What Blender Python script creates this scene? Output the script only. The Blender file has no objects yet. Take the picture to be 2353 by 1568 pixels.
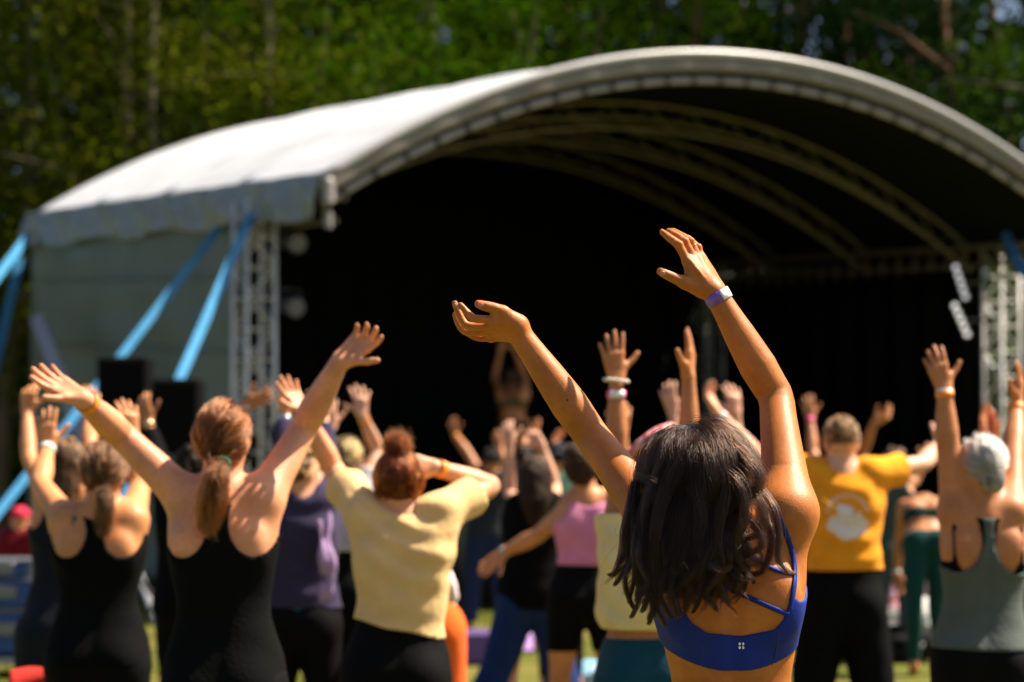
import bpy, math, random
import numpy as np
from mathutils import Vector

# ------------------------------------------------------------------ camera, sky, sun, exposure
S = bpy.context.scene
COL = S.collection
DW, DH = 2353.0, 1568.0                 # measuring frame of the photograph
LENS, CAMH, HZ = 85.0, 1.6, 1040.0      # lens, camera height, horizon row in that frame
FX = LENS / 36.0 * DW
PITCH = math.atan((HZ - DH / 2) / FX)
cam = bpy.data.cameras.new('camera')
cam.lens = LENS; cam.sensor_width = 36; cam.clip_end = 500; cam.clip_start = 0.1
cam.dof.use_dof = True; cam.dof.focus_distance = 4.93; cam.dof.aperture_fstop = 3.3
camo = bpy.data.objects.new('camera', cam); COL.objects.link(camo)
camo.location = (0, 0, CAMH); camo.rotation_euler = (math.pi / 2 + PITCH, 0, 0)
S.camera = camo

SUN_EL, SUN_AZ = math.radians(54), math.radians(17)     # azimuth from +X (right) towards +Y (stage)
w = bpy.data.worlds.new('World'); S.world = w; w.use_nodes = True
nt = w.node_tree
sky = nt.nodes.new('ShaderNodeTexSky'); sky.sky_type = 'NISHITA'; sky.sun_disc = False
sky.sun_elevation = SUN_EL; sky.sun_rotation = math.pi / 2 - SUN_AZ
sky.air_density = 0.6; sky.dust_density = 2.0; sky.ozone_density = 0.3
nt.links.new(sky.outputs[0], nt.nodes['Background'].inputs[0])
nt.nodes['Background'].inputs[1].default_value = 0.065
sl = bpy.data.lights.new('sun', 'SUN'); sl.energy = 5.0; sl.angle = math.radians(0.53); sl.color = (1.0, 0.88, 0.72)
so = bpy.data.objects.new('sun', sl); COL.objects.link(so)
sd = Vector((math.cos(SUN_EL) * math.cos(SUN_AZ), math.cos(SUN_EL) * math.sin(SUN_AZ), math.sin(SUN_EL)))
so.rotation_euler = sd.to_track_quat('Z', 'Y').to_euler()
S.view_settings.view_transform = 'Standard'; S.view_settings.look = 'None'
S.view_settings.exposure = 1.4; S.view_settings.gamma = 1.0; S.view_settings.use_curve_mapping = False
S.render.engine = 'CYCLES'
S.cycles.use_denoising = True
S.cycles.max_bounces = 6; S.cycles.transparent_max_bounces = 6
S.cycles.sample_clamp_indirect = 4.0

rng = np.random.default_rng(7)
V3 = lambda *a: np.array(a, dtype=np.float64)
def nrm(v):
    v = np.asarray(v, float); return v / (np.linalg.norm(v) + 1e-12)
CP, SP = math.cos(PITCH), math.sin(PITCH)
def P(x, y, d):
    """photo-frame position at a given distance (metres along the ground axis) -> world point"""
    a = (x - DW / 2) / FX; b = (DH / 2 - y) / FX
    r = V3(a, CP - b * SP, SP + b * CP)
    return V3(0, 0, CAMH) + r * (d / r[1])

# ------------------------------------------------------------------ materials
MATS = {}
def mat(name, color, rough=0.6, noise=0.0, nscale=20, bump=0.0, bscale=60, metal=0.0, sss=0.0, spec=0.5, trans=0.0, color2=None,
        emit=0.0, sheen=0.0, stretch=(1, 1, 1), coat=0.0):
    if name in MATS: return MATS[name]
    m = bpy.data.materials.new(name); m.use_nodes = True; MATS[name] = m
    n = m.node_tree.nodes; L = m.node_tree.links; b = n['Principled BSDF']
    b.inputs['Base Color'].default_value = (*color, 1); b.inputs['Roughness'].default_value = rough
    b.inputs['Metallic'].default_value = metal; b.inputs['Specular IOR Level'].default_value = spec
    if sheen: b.inputs['Sheen Weight'].default_value = sheen
    if coat: b.inputs['Coat Weight'].default_value = coat
    if sss:
        b.inputs['Subsurface Weight'].default_value = sss
        b.inputs['Subsurface Radius'].default_value = (1.0, 0.32, 0.14); b.inputs['Subsurface Scale'].default_value = 0.012
    if emit:
        b.inputs['Emission Color'].default_value = (*color, 1); b.inputs['Emission Strength'].default_value = emit
    tc = n.new('ShaderNodeTexCoord'); mp = n.new('ShaderNodeMapping'); L.new(tc.outputs['Object'], mp.inputs[0])
    mp.inputs['Scale'].default_value = stretch
    if noise or color2:
        tx = n.new('ShaderNodeTexNoise'); tx.inputs['Scale'].default_value = nscale; tx.inputs['Detail'].default_value = 5
        L.new(mp.outputs[0], tx.inputs['Vector'])
        rp = n.new('ShaderNodeValToRGB'); L.new(tx.outputs['Fac'], rp.inputs[0])
        c2 = color2 or tuple(min(1, c * (1 + noise)) for c in color); c1 = color if color2 else tuple(c * (1 - noise) for c in color)
        rp.color_ramp.elements[0].position = 0.35; rp.color_ramp.elements[1].position = 0.65
        rp.color_ramp.elements[0].color = (*c1, 1); rp.color_ramp.elements[1].color = (*c2, 1)
        L.new(rp.outputs[0], b.inputs['Base Color'])
    if bump:
        t2 = n.new('ShaderNodeTexNoise'); t2.inputs['Scale'].default_value = bscale; t2.inputs['Detail'].default_value = 4
        L.new(mp.outputs[0], t2.inputs['Vector'])
        bp = n.new('ShaderNodeBump'); bp.inputs['Strength'].default_value = bump; bp.inputs['Distance'].default_value = 0.01
        L.new(t2.outputs['Fac'], bp.inputs['Height']); L.new(bp.outputs[0], b.inputs['Normal'])
    if trans:
        tr = n.new('ShaderNodeBsdfTranslucent'); mx = n.new('ShaderNodeMixShader'); mx.inputs[0].default_value = trans
        tr.inputs['Color'].default_value = (*[min(1, c * 1.3) for c in color], 1)
        out = n['Material Output']; L.new(b.outputs[0], mx.inputs[1]); L.new(tr.outputs[0], mx.inputs[2]); L.new(mx.outputs[0], out.inputs[0])
    return m
def skin(name, c):
    m = mat('skin_' + name, c, 0.5, noise=0.15, nscale=10, bump=0.11, bscale=330, sss=0.14, spec=0.34)
    n = m.node_tree.nodes; L = m.node_tree.links; b = n['Principled BSDF']; src = b.inputs['Base Color'].links[0].from_socket
    tc = n.new('ShaderNodeTexCoord')
    f = n.new('ShaderNodeTexNoise'); f.inputs['Scale'].default_value = 70; f.inputs['Detail'].default_value = 6; L.new(tc.outputs['Object'], f.inputs['Vector'])
    r = n.new('ShaderNodeValToRGB'); r.color_ramp.elements[0].color = (.80, .72, .70, 1); r.color_ramp.elements[1].color = (1.12, 1.10, 1.08, 1); r.color_ramp.elements[0].position = .3; r.color_ramp.elements[1].position = .7; L.new(f.outputs['Fac'], r.inputs[0])
    x = n.new('ShaderNodeMixRGB'); x.blend_type = 'MULTIPLY'; x.inputs[0].default_value = .45; L.new(src, x.inputs[1]); L.new(r.outputs[0], x.inputs[2])
    v = n.new('ShaderNodeTexVoronoi'); v.inputs['Scale'].default_value = 11; L.new(tc.outputs['Object'], v.inputs['Vector'])
    lt = n.new('ShaderNodeMath'); lt.operation = 'LESS_THAN'; lt.inputs[1].default_value = .035; L.new(v.outputs['Distance'], lt.inputs[0])
    y = n.new('ShaderNodeMixRGB'); L.new(lt.outputs[0], y.inputs[0]); L.new(x.outputs[0], y.inputs[1]); y.inputs[2].default_value = (*[q * .3 for q in c], 1)
    L.new(y.outputs[0], b.inputs['Base Color'])
    rr = n.new('ShaderNodeMapRange'); rr.inputs['To Min'].default_value = .36; rr.inputs['To Max'].default_value = .62; L.new(f.outputs['Fac'], rr.inputs['Value']); L.new(rr.outputs[0], b.inputs['Roughness'])
    return m
def cloth(name, c, bump=0.25, bscale=90, rough=0.85, noise=0.06, sheen=0.05, trans=0.0):
    return mat('cloth_' + name, c, rough, noise=noise, nscale=14, bump=bump, bscale=bscale, sheen=sheen, spec=0.08, trans=trans)
def hairmat(name, c, melanin=None):
    k = 'hair_' + name
    if k in MATS: return MATS[k]
    m = bpy.data.materials.new(k); m.use_nodes = True; MATS[k] = m
    n = m.node_tree.nodes; n.remove(n['Principled BSDF'])
    h = n.new('ShaderNodeBsdfHairPrincipled'); h.model = 'CHIANG'; h.parametrization = 'COLOR'
    h.inputs['Color'].default_value = (*c, 1); h.inputs['Roughness'].default_value = 0.28; h.inputs['Radial Roughness'].default_value = 0.4
    h.inputs['Random Roughness'].default_value = 0.3; h.inputs['IOR'].default_value = 1.36
    hi = n.new('ShaderNodeHairInfo'); rp = n.new('ShaderNodeValToRGB'); m.node_tree.links.new(hi.outputs['Random'], rp.inputs[0])
    rp.color_ramp.elements[0].color = (*[q * .45 for q in c], 1); rp.color_ramp.elements[1].color = (*[min(1, q * 1.7) for q in c], 1)
    m.node_tree.links.new(rp.outputs[0], h.inputs['Color'])
    m.node_tree.links.new(h.outputs[0], n['Material Output'].inputs[0])
    return m
def capmat(name, c):
    return mat('scalp_' + name, c, 0.6, noise=0.5, nscale=40, bump=0.9, bscale=90, spec=0.12, stretch=(1, 1, 0.2))

# ------------------------------------------------------------------ mesh helpers
def link(o, parent=None):
    COL.objects.link(o)
    if parent is not None: o.parent = parent
    return o
def mesh_obj(name, verts, faces, material, parent=None, origin=None, smooth=True):
    """verts (n,3), faces (m,3|4) numpy or lists"""
    me = bpy.data.meshes.new(name)
    verts = np.asarray(verts, dtype=np.float32)
    if origin is not None: verts = verts - np.asarray(origin, np.float32)
    if isinstance(faces, np.ndarray):
        m, kk = faces.shape
        me.vertices.add(len(verts)); me.vertices.foreach_set('co', verts.ravel())
        me.loops.add(m * kk); me.loops.foreach_set('vertex_index', faces.astype(np.int32).ravel())
        me.polygons.add(m); me.polygons.foreach_set('loop_start', np.arange(0, m * kk, kk, dtype=np.int32))
        me.update(calc_edges=True); me.validate()
    else:
        me.from_pydata(verts.tolist(), [], faces); me.update()
    if smooth: me.polygons.foreach_set('use_smooth', np.ones(len(me.polygons), dtype=bool))
    for mm in (material if isinstance(material, (list, tuple)) else [material]): me.materials.append(mm)
    o = bpy.data.objects.new(name, me)
    if origin is not None and parent is None: o.location = origin
    return link(o, parent)
def tag(o, label, cat=None, group=None, kind=None):
    if label: o['label'] = label
    if cat: o['category'] = cat
    if group: o['group'] = group
    if kind: o['kind'] = kind
    return o
def empty(name, loc):
    o = bpy.data.objects.new(name, None); o.location = loc; o.empty_display_size = 0.1
    return link(o)
class MB:
    """collects boxes and tubes into one mesh"""
    def __init__(s): s.v = []; s.f = []
    def add(s, v, f):
        b = len(s.v); s.v += [tuple(map(float, p)) for p in v]; s.f += [tuple(i + b for i in q) for q in f]; return s
    def box(s, c, size, ax=None, bev=0.0):
        c = np.asarray(c, float); hx, hy, hz = [q / 2 for q in size]
        ax = np.eye(3) if ax is None else np.asarray(ax)
        if bev:
            v = []; 
            for sx in (-1, 1):
                for sy in (-1, 1):
                    for sz in (-1, 1):
                        v += [(sx * (hx - bev), sy * (hy - bev), sz * hz), (sx * (hx - bev), sy * hy, sz * (hz - bev)), (sx * hx, sy * (hy - bev), sz * (hz - bev))]
            idx = lambda a, b, d, k: ((a * 2 + b) * 2 + d) * 3 + k
            f = []
            f += [[idx(0,0,0,0), idx(0,1,0,0), idx(1,1,0,0), idx(1,0,0,0)], [idx(0,0,1,0), idx(1,0,1,0), idx(1,1,1,0), idx(0,1,1,0)]]
            f += [[idx(0,0,0,1), idx(1,0,0,1), idx(1,0,1,1), idx(0,0,1,1)], [idx(0,1,0,1), idx(0,1,1,1), idx(1,1,1,1), idx(1,1,0,1)]]
            f += [[idx(0,0,0,2), idx(0,0,1,2), idx(0,1,1,2), idx(0,1,0,2)], [idx(1,0,0,2), idx(1,1,0,2), idx(1,1,1,2), idx(1,0,1,2)]]
            for a in (0, 1):
                for b in (0, 1):
                    f += [[idx(0,a,b,0), idx(1,a,b,0), idx(1,a,b,1), idx(0,a,b,1)]]
                    f += [[idx(a,0,b,0), idx(a,1,b,0), idx(a,1,b,2), idx(a,0,b,2)]]
                    f += [[idx(a,b,0,1), idx(a,b,1,1), idx(a,b,1,2), idx(a,b,0,2)]]
                    for d in (0, 1): f += [[idx(a,b,d,0), idx(a,b,d,1), idx(a,b,d,2)]]
        else:
            v = [(x, y, z) for x in (-hx, hx) for y in (-hy, hy) for z in (-hz, hz)]
            f = [(0,1,3,2), (4,6,7,5), (0,4,5,1), (2,3,7,6), (0,2,6,4), (1,5,7,3)]
        return s.add([c + ax[0] * p[0] + ax[1] * p[1] + ax[2] * p[2] for p in v], f)
    def tube(s, pts, r, n=8, cap=True):
        pts = [np.asarray(p, float) for p in pts]; rs = r if hasattr(r, '__len__') else [r] * len(pts)
        b = []; f = []; ref = V3(0, 0, 1)
        for i, p in enumerate(pts):
            t = nrm(pts[min(i + 1, len(pts) - 1)] - pts[max(i - 1, 0)])
            a = np.cross(t, ref); 
            if np.linalg.norm(a) < 0.1: a = np.cross(t, V3(1, 0, 0))
            a = nrm(a); c = np.cross(t, a)
            b += [p + rs[i] * (a * math.cos(2 * math.pi * k / n) + c * math.sin(2 * math.pi * k / n)) for k in range(n)]
        for i in range(len(pts) - 1):
            for k in range(n): f.append((i * n + k, i * n + (k + 1) % n, (i + 1) * n + (k + 1) % n, (i + 1) * n + k))
        if cap: f += [tuple(range(n - 1, -1, -1)), tuple(range((len(pts) - 1) * n, len(pts) * n))]
        return s.add(b, f)
    def build(s, name, material, parent=None, origin=None, smooth=False):
        return mesh_obj(name, s.v, s.f, material, parent, origin, smooth)
def grid_obj(name, fn, nu, nv, material, parent=None, origin=None, thick=0.0):
    U, Vv = np.meshgrid(np.linspace(0, 1, nu), np.linspace(0, 1, nv), indexing='ij')
    pts = np.array([fn(u, v) for u, v in zip(U.ravel(), Vv.ravel())])
    ii = np.arange(nu * nv).reshape(nu, nv)
    f = np.stack([ii[:-1, :-1], ii[1:, :-1], ii[1:, 1:], ii[:-1, 1:]], -1).reshape(-1, 4)
    o = mesh_obj(name, pts, f, material, parent, origin)
    if thick:
        md = o.modifiers.new('thickness', 'SOLIDIFY'); md.thickness = thick
    return o

# ------------------------------------------------------------------ distance-field bodies
def sines(X, Y, Z, freq, n, seed):
    r = np.random.default_rng(seed); out = 0
    for _ in range(n):
        d = r.normal(size=3); d = d / np.linalg.norm(d) * freq * r.uniform(0.6, 1.4)
        out = out + np.sin(X * d[0] + Y * d[1] + Z * d[2] + r.uniform(0, 6.28))
    return out / math.sqrt(n)
class Chain:
    def __init__(s, pts, radii, k=0.02, dense=0, flat=None):
        pts = np.array(pts, float); radii = np.array(radii, float)
        if dense and len(pts) > 2:
            t = np.linspace(0, len(pts) - 1, dense); i = np.clip(t.astype(int), 0, len(pts) - 2); f = (t - i)[:, None]
            g = lambda j: pts[np.clip(j, 0, len(pts) - 1)]
            p0, p1, p2, p3 = g(i - 1), g(i), g(i + 1), g(i + 2)
            q = 0.5 * (2 * p1 + (p2 - p0) * f + (2 * p0 - 5 * p1 + 4 * p2 - p3) * f ** 2 + (3 * p1 - p0 - 3 * p2 + p3) * f ** 3)
            radii = np.interp(t, np.arange(len(pts)), radii); pts = q
        s.p, s.r, s.k, s.flat = pts, radii, k, flat
        m = radii.max()
        s.lo = pts.min(0) - m; s.hi = pts.max(0) + m
    def seg(s, i, X, Y, Z):
        a, b = s.p[i], s.p[i + 1]; ab = b - a; bb = ab @ ab + 1e-12
        x, y, z = X - a[0], Y - a[1], Z - a[2]
        t = np.clip((x * ab[0] + y * ab[1] + z * ab[2]) / bb, 0, 1)
        dx, dy, dz = x - t * ab[0], y - t * ab[1], z - t * ab[2]
        d2 = dx * dx + dy * dy + dz * dz
        if s.flat is not None:
            n, kf = s.flat; c = dx * n[0] + dy * n[1] + dz * n[2]; d2 = d2 + c * c * (kf * kf - 1)
        return np.sqrt(d2) - (s.r[i] + t * (s.r[i + 1] - s.r[i]))
    def ev(s, X, Y, Z, grid=False, m=0.05):
        if not grid:
            d = s.seg(0, X, Y, Z)
            for i in range(1, len(s.p) - 1): d = np.minimum(d, s.seg(i, X, Y, Z))
            return d
        x, y, z = X.ravel(), Y.ravel(), Z.ravel()
        D = np.full((len(x), len(y), len(z)), 1.0, np.float32)
        for i in range(len(s.p) - 1):
            rr = max(s.r[i], s.r[i + 1]) + m
            lo = np.minimum(s.p[i], s.p[i + 1]) - rr; hi = np.maximum(s.p[i], s.p[i + 1]) + rr
            sl = [slice(np.searchsorted(c, l), np.searchsorted(c, h)) for c, l, h in zip((x, y, z), lo, hi)]
            if any(q.stop <= q.start for q in sl): continue
            sub = D[sl[0], sl[1], sl[2]]
            np.minimum(sub, s.seg(i, X[sl[0]], Y[:, sl[1]], Z[:, :, sl[2]]), out=sub)
        return D
class Ell:
    def __init__(s, c, rad, ax=None, k=0.02):
        s.c = np.asarray(c, float); s.rad = np.asarray(rad, float); s.ax = np.eye(3) if ax is None else np.asarray(ax); s.k = k
        m = np.sqrt(((s.ax * s.rad[:, None]) ** 2).sum(0)); s.lo = s.c - m; s.hi = s.c + m
    def ev(s, X, Y, Z, grid=False, m=0.05):
        x, y, z = X - s.c[0], Y - s.c[1], Z - s.c[2]; q2 = 0; g2 = 0
        for a, r in zip(s.ax, s.rad):
            u = (x * a[0] + y * a[1] + z * a[2]) / r; q2 = q2 + u * u; g2 = g2 + (u / r) ** 2
        q = np.sqrt(q2); return (q - 1) * q / (np.sqrt(g2) + 1e-6)
class Torso:
    def __init__(s, C0, C1, r, prof, bend=(0, 0, 0), k=0.03, groove=0.0):
        s.C0, s.C1 = np.asarray(C0, float), np.asarray(C1, float); d = s.C1 - s.C0; s.L = np.linalg.norm(d); s.u = d / s.L
        r = np.asarray(r, float); r = r - s.u * (r @ s.u); s.r = nrm(r); s.n = np.cross(s.r, s.u); s.bend = np.asarray(bend, float); s.k = k
        s.groove = groove
        pr = np.array(prof, float); t = np.linspace(0, 1, 60)
        def sm(c):
            v = np.interp(t, pr[:, 0], pr[:, c]); 
            for _ in range(3): v[1:-1] = (v[:-2] + 2 * v[1:-1] + v[2:]) / 4
            return v
        s.t, s.a, s.b = t, sm(1), sm(2)
        m = max(s.a.max(), s.b.max()) + np.abs(s.bend).max()
        s.lo = np.minimum(s.C0, s.C1) - m; s.hi = np.maximum(s.C0, s.C1) + m
    def co(s, X, Y, Z):
        x, y, z = X - s.C0[0], Y - s.C0[1], Z - s.C0[2]
        h = (x * s.u[0] + y * s.u[1] + z * s.u[2]) / s.L; bf = np.maximum(4 * h * (1 - h), 0)
        lx = x * s.r[0] + y * s.r[1] + z * s.r[2] - (s.bend @ s.r) * bf
        ly = x * s.n[0] + y * s.n[1] + z * s.n[2] - (s.bend @ s.n) * bf
        return h, lx, ly
    def pt(s, h, x, y):
        return s.C0 + s.u * h * s.L + s.r * x + s.n * y + s.bend * max(4 * h * (1 - h), 0)
    def ev(s, X, Y, Z, grid=False, m=0.05):
        h, x, y = s.co(X, Y, Z); hc = np.clip(h, 0, 1)
        a = np.interp(hc, s.t, s.a); b = np.interp(hc, s.t, s.b)
        q = np.sqrt((x / a) ** 2 + (y / b) ** 2); d = (q - 1) * q / (np.sqrt((x / a ** 2) ** 2 + (y / b ** 2) ** 2) + 1e-6)
        ex = (h - hc) * s.L
        d = np.where(ex != 0, np.sqrt(np.maximum(d, 0) ** 2 + ex ** 2), d)
        if s.groove: d = d + s.groove * np.exp(-(x / 0.018) ** 2) * (y > 0) * np.clip((h - 0.1) * 5, 0, 1) * np.clip((0.95 - h) * 6, 0, 1)
        return d
def smin(a, b, k):
    h = np.maximum(k - np.abs(a - b), 0) / k
    return np.minimum(a, b) - h * h * k * 0.25
def field(prims, h, infl=0.0, cuts=(), disp=None, clip=None):
    lo = np.min([p.lo for p in prims], 0) - infl - 3 * h; hi = np.max([p.hi for p in prims], 0) + infl + 3 * h
    if clip is not None: lo = np.maximum(lo, clip[0]); hi = np.minimum(hi, clip[1])
    n = np.maximum(((hi - lo) / h).astype(int) + 1, 4)
    ax = [(lo[i] + h * np.arange(n[i])).astype(np.float32) for i in range(3)]
    A = np.full(n, 1.0, np.float32)
    for p in prims:
        m = p.k + infl + 3 * h
        sl = [slice(np.searchsorted(ax[i], p.lo[i] - m), np.searchsorted(ax[i], p.hi[i] + m)) for i in range(3)]
        if any(q.stop <= q.start for q in sl): continue
        X = ax[0][sl[0]][:, None, None]; Y = ax[1][sl[1]][None, :, None]; Z = ax[2][sl[2]][None, None, :]
        sub = A[sl[0], sl[1], sl[2]]; sub[...] = smin(sub, p.ev(X, Y, Z, True, m), p.k)
    if infl: A -= infl
    X, Y, Z = ax[0][:, None, None], ax[1][None, :, None], ax[2][None, None, :]
    if disp is not None: A = A + disp(X, Y, Z)
    for c in cuts: A = np.maximum(A, c(X, Y, Z))
    A[0] = A[-1] = 1; A[:, 0] = A[:, -1] = 1; A[:, :, 0] = A[:, :, -1] = 1
    return A.astype(np.float32), lo, h
def surfnet(A, org, h):
    s = A < 0; n = A.shape
    c = [(i, j, k) for i in (0, 1) for j in (0, 1) for k in (0, 1)]
    sh = lambda a, o: a[o[0]:n[0] - 1 + o[0], o[1]:n[1] - 1 + o[1], o[2]:n[2] - 1 + o[2]]
    cnt = np.zeros((n[0] - 1, n[1] - 1, n[2] - 1), np.uint8)
    for o in c: cnt += sh(s, o)
    act = (cnt > 0) & (cnt < 8); I = np.nonzero(act)
    if len(I[0]) == 0: return np.zeros((0, 3)), np.zeros((0, 4), int)
    idm = np.full(act.shape, -1, np.int32); idm[I] = np.arange(len(I[0]))
    val = [A[I[0] + o[0], I[1] + o[1], I[2] + o[2]] for o in c]
    acc = np.zeros((len(I[0]), 3), np.float32); num = np.zeros(len(I[0]), np.float32)
    for a in range(8):
        for b in range(a + 1, 8):
            df = [c[b][q] - c[a][q] for q in range(3)]
            if sum(abs(q) for q in df) != 1: continue
            va, vb = val[a], val[b]; m = (va < 0) != (vb < 0)
            t = np.where(m, va / np.where(m, va - vb, 1), 0)
            for q in range(3): acc[:, q] += m * (c[a][q] + t * df[q])
            num += m
    vert = org + h * (np.stack(I, 1) + acc / num[:, None])
    F = []
    for d in range(3):
        e = [0, 0, 0]; e[d] = 1
        s0 = s[1:n[0] - 1, 1:n[1] - 1, 1:n[2] - 1]
        s1 = s[1 + e[0]:n[0] - 1 + e[0], 1 + e[1]:n[1] - 1 + e[1], 1 + e[2]:n[2] - 1 + e[2]]
        J = np.nonzero(s0 != s1); p = np.stack(J, 1) + 1
        keep = (p + np.array(e) < np.array(n) - 1).all(1); p = p[keep]
        flip = s0[J][keep]
        u, v = (d + 1) % 3, (d + 2) % 3
        def cell(du, dv):
            q = p.copy(); q[:, u] -= du; q[:, v] -= dv; return idm[q[:, 0], q[:, 1], q[:, 2]]
        q = np.stack([cell(1, 1), cell(0, 1), cell(0, 0), cell(1, 0)], 1)
        q[~flip] = q[~flip][:, ::-1]
        F.append(q)
    F = np.concatenate(F); F = F[(F >= 0).all(1)]
    return vert, F
def sdf_mesh(name, prims, h, material, parent=None, origin=None, **kw):
    A, lo, h = field(prims, h, **kw); v, f = surfnet(A, lo, h)
    return mesh_obj(name, v, f, material, parent, origin)
def ev_points(prims, pts):
    X, Y, Z = pts[:, 0], pts[:, 1], pts[:, 2]; d = np.full(len(pts), 1.0)
    for p in prims: d = smin(d, p.ev(X, Y, Z), p.k)
    return d
def trace(pxs, prims, d0, off=0.0):
    """walk from the eye through photo positions until the body surface is met"""
    o = V3(0, 0, CAMH); dr = np.array([nrm(P(x, y, d0) - o) for x, y in pxs]); t = np.full(len(pxs), d0 - 0.6)
    for _ in range(60): t += np.clip(ev_points(prims, o + dr * t[:, None]) - off, -0.02, 0.05) * 0.9
    return o + dr * t[:, None]

def hand_prims(w_, f, t, left, size=1.0, curl=0.35, spread=0.12, thumb_out=0.8, k=0.006):
    f = nrm(f); t = nrm(np.asarray(t, float) - f * (np.asarray(t, float) @ f)); p = np.cross(f, t) * (1 if left else -1)
    s = size; out = []
    offs = [0.027, 0.009, -0.010, -0.028]; ln = [0.070, 0.079, 0.073, 0.056]; mc = [0.086, 0.088, 0.083, 0.075]
    for i in range(4):
        m = w_ + f * mc[i] * s + t * offs[i] * s + p * (-0.004 if i in (1, 2) else 0) * s
        out.append(Chain([w_ + f * 0.012 * s + t * offs[i] * 0.55 * s, m], [0.0135 * s, 0.0115 * s], k=0.014))
    out.append(Chain([w_ + f * 0.01 * s + t * 0.014 * s + p * 0.004 * s, w_ + f * 0.042 * s + t * 0.034 * s + p * 0.010 * s], [0.015 * s, 0.014 * s], k=0.016))
    for i in range(4):
        m = w_ + f * mc[i] * s + t * offs[i] * s
        ang = spread * (1.2, 0.35, -0.5, -1.5)[i]; d = nrm(f * math.cos(ang) + t * math.sin(ang))
        c = curl * (0.85, 1.0, 1.1, 1.15)[i]; pts = [m]; a = 0
        for j, (fr, da) in enumerate(((0.46, 0.7 * c), (0.30, 1.0 * c), (0.24, 0.6 * c))):
            a += da; pts.append(pts[-1] + (d * math.cos(a) + p * math.sin(a)) * ln[i] * fr * s)
        r = (0.0092, 0.0095, 0.0090, 0.0078)[i] * s
        out.append(Chain(pts, [r * 1.05, r, r * 0.92, r * 0.75], k=k))
    b = w_ + f * 0.040 * s + t * 0.033 * s + p * 0.008 * s; d1 = nrm(f * (1.1 - thumb_out * 0.6) + t * thumb_out + p * 0.25)
    q1 = b + d1 * 0.036 * s; q2 = q1 + nrm(d1 + f * 0.35) * 0.034 * s
    out.append(Chain([b, q1, q2], [0.0125 * s, 0.0108 * s, 0.0085 * s], k=0.008))
    return out

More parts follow.
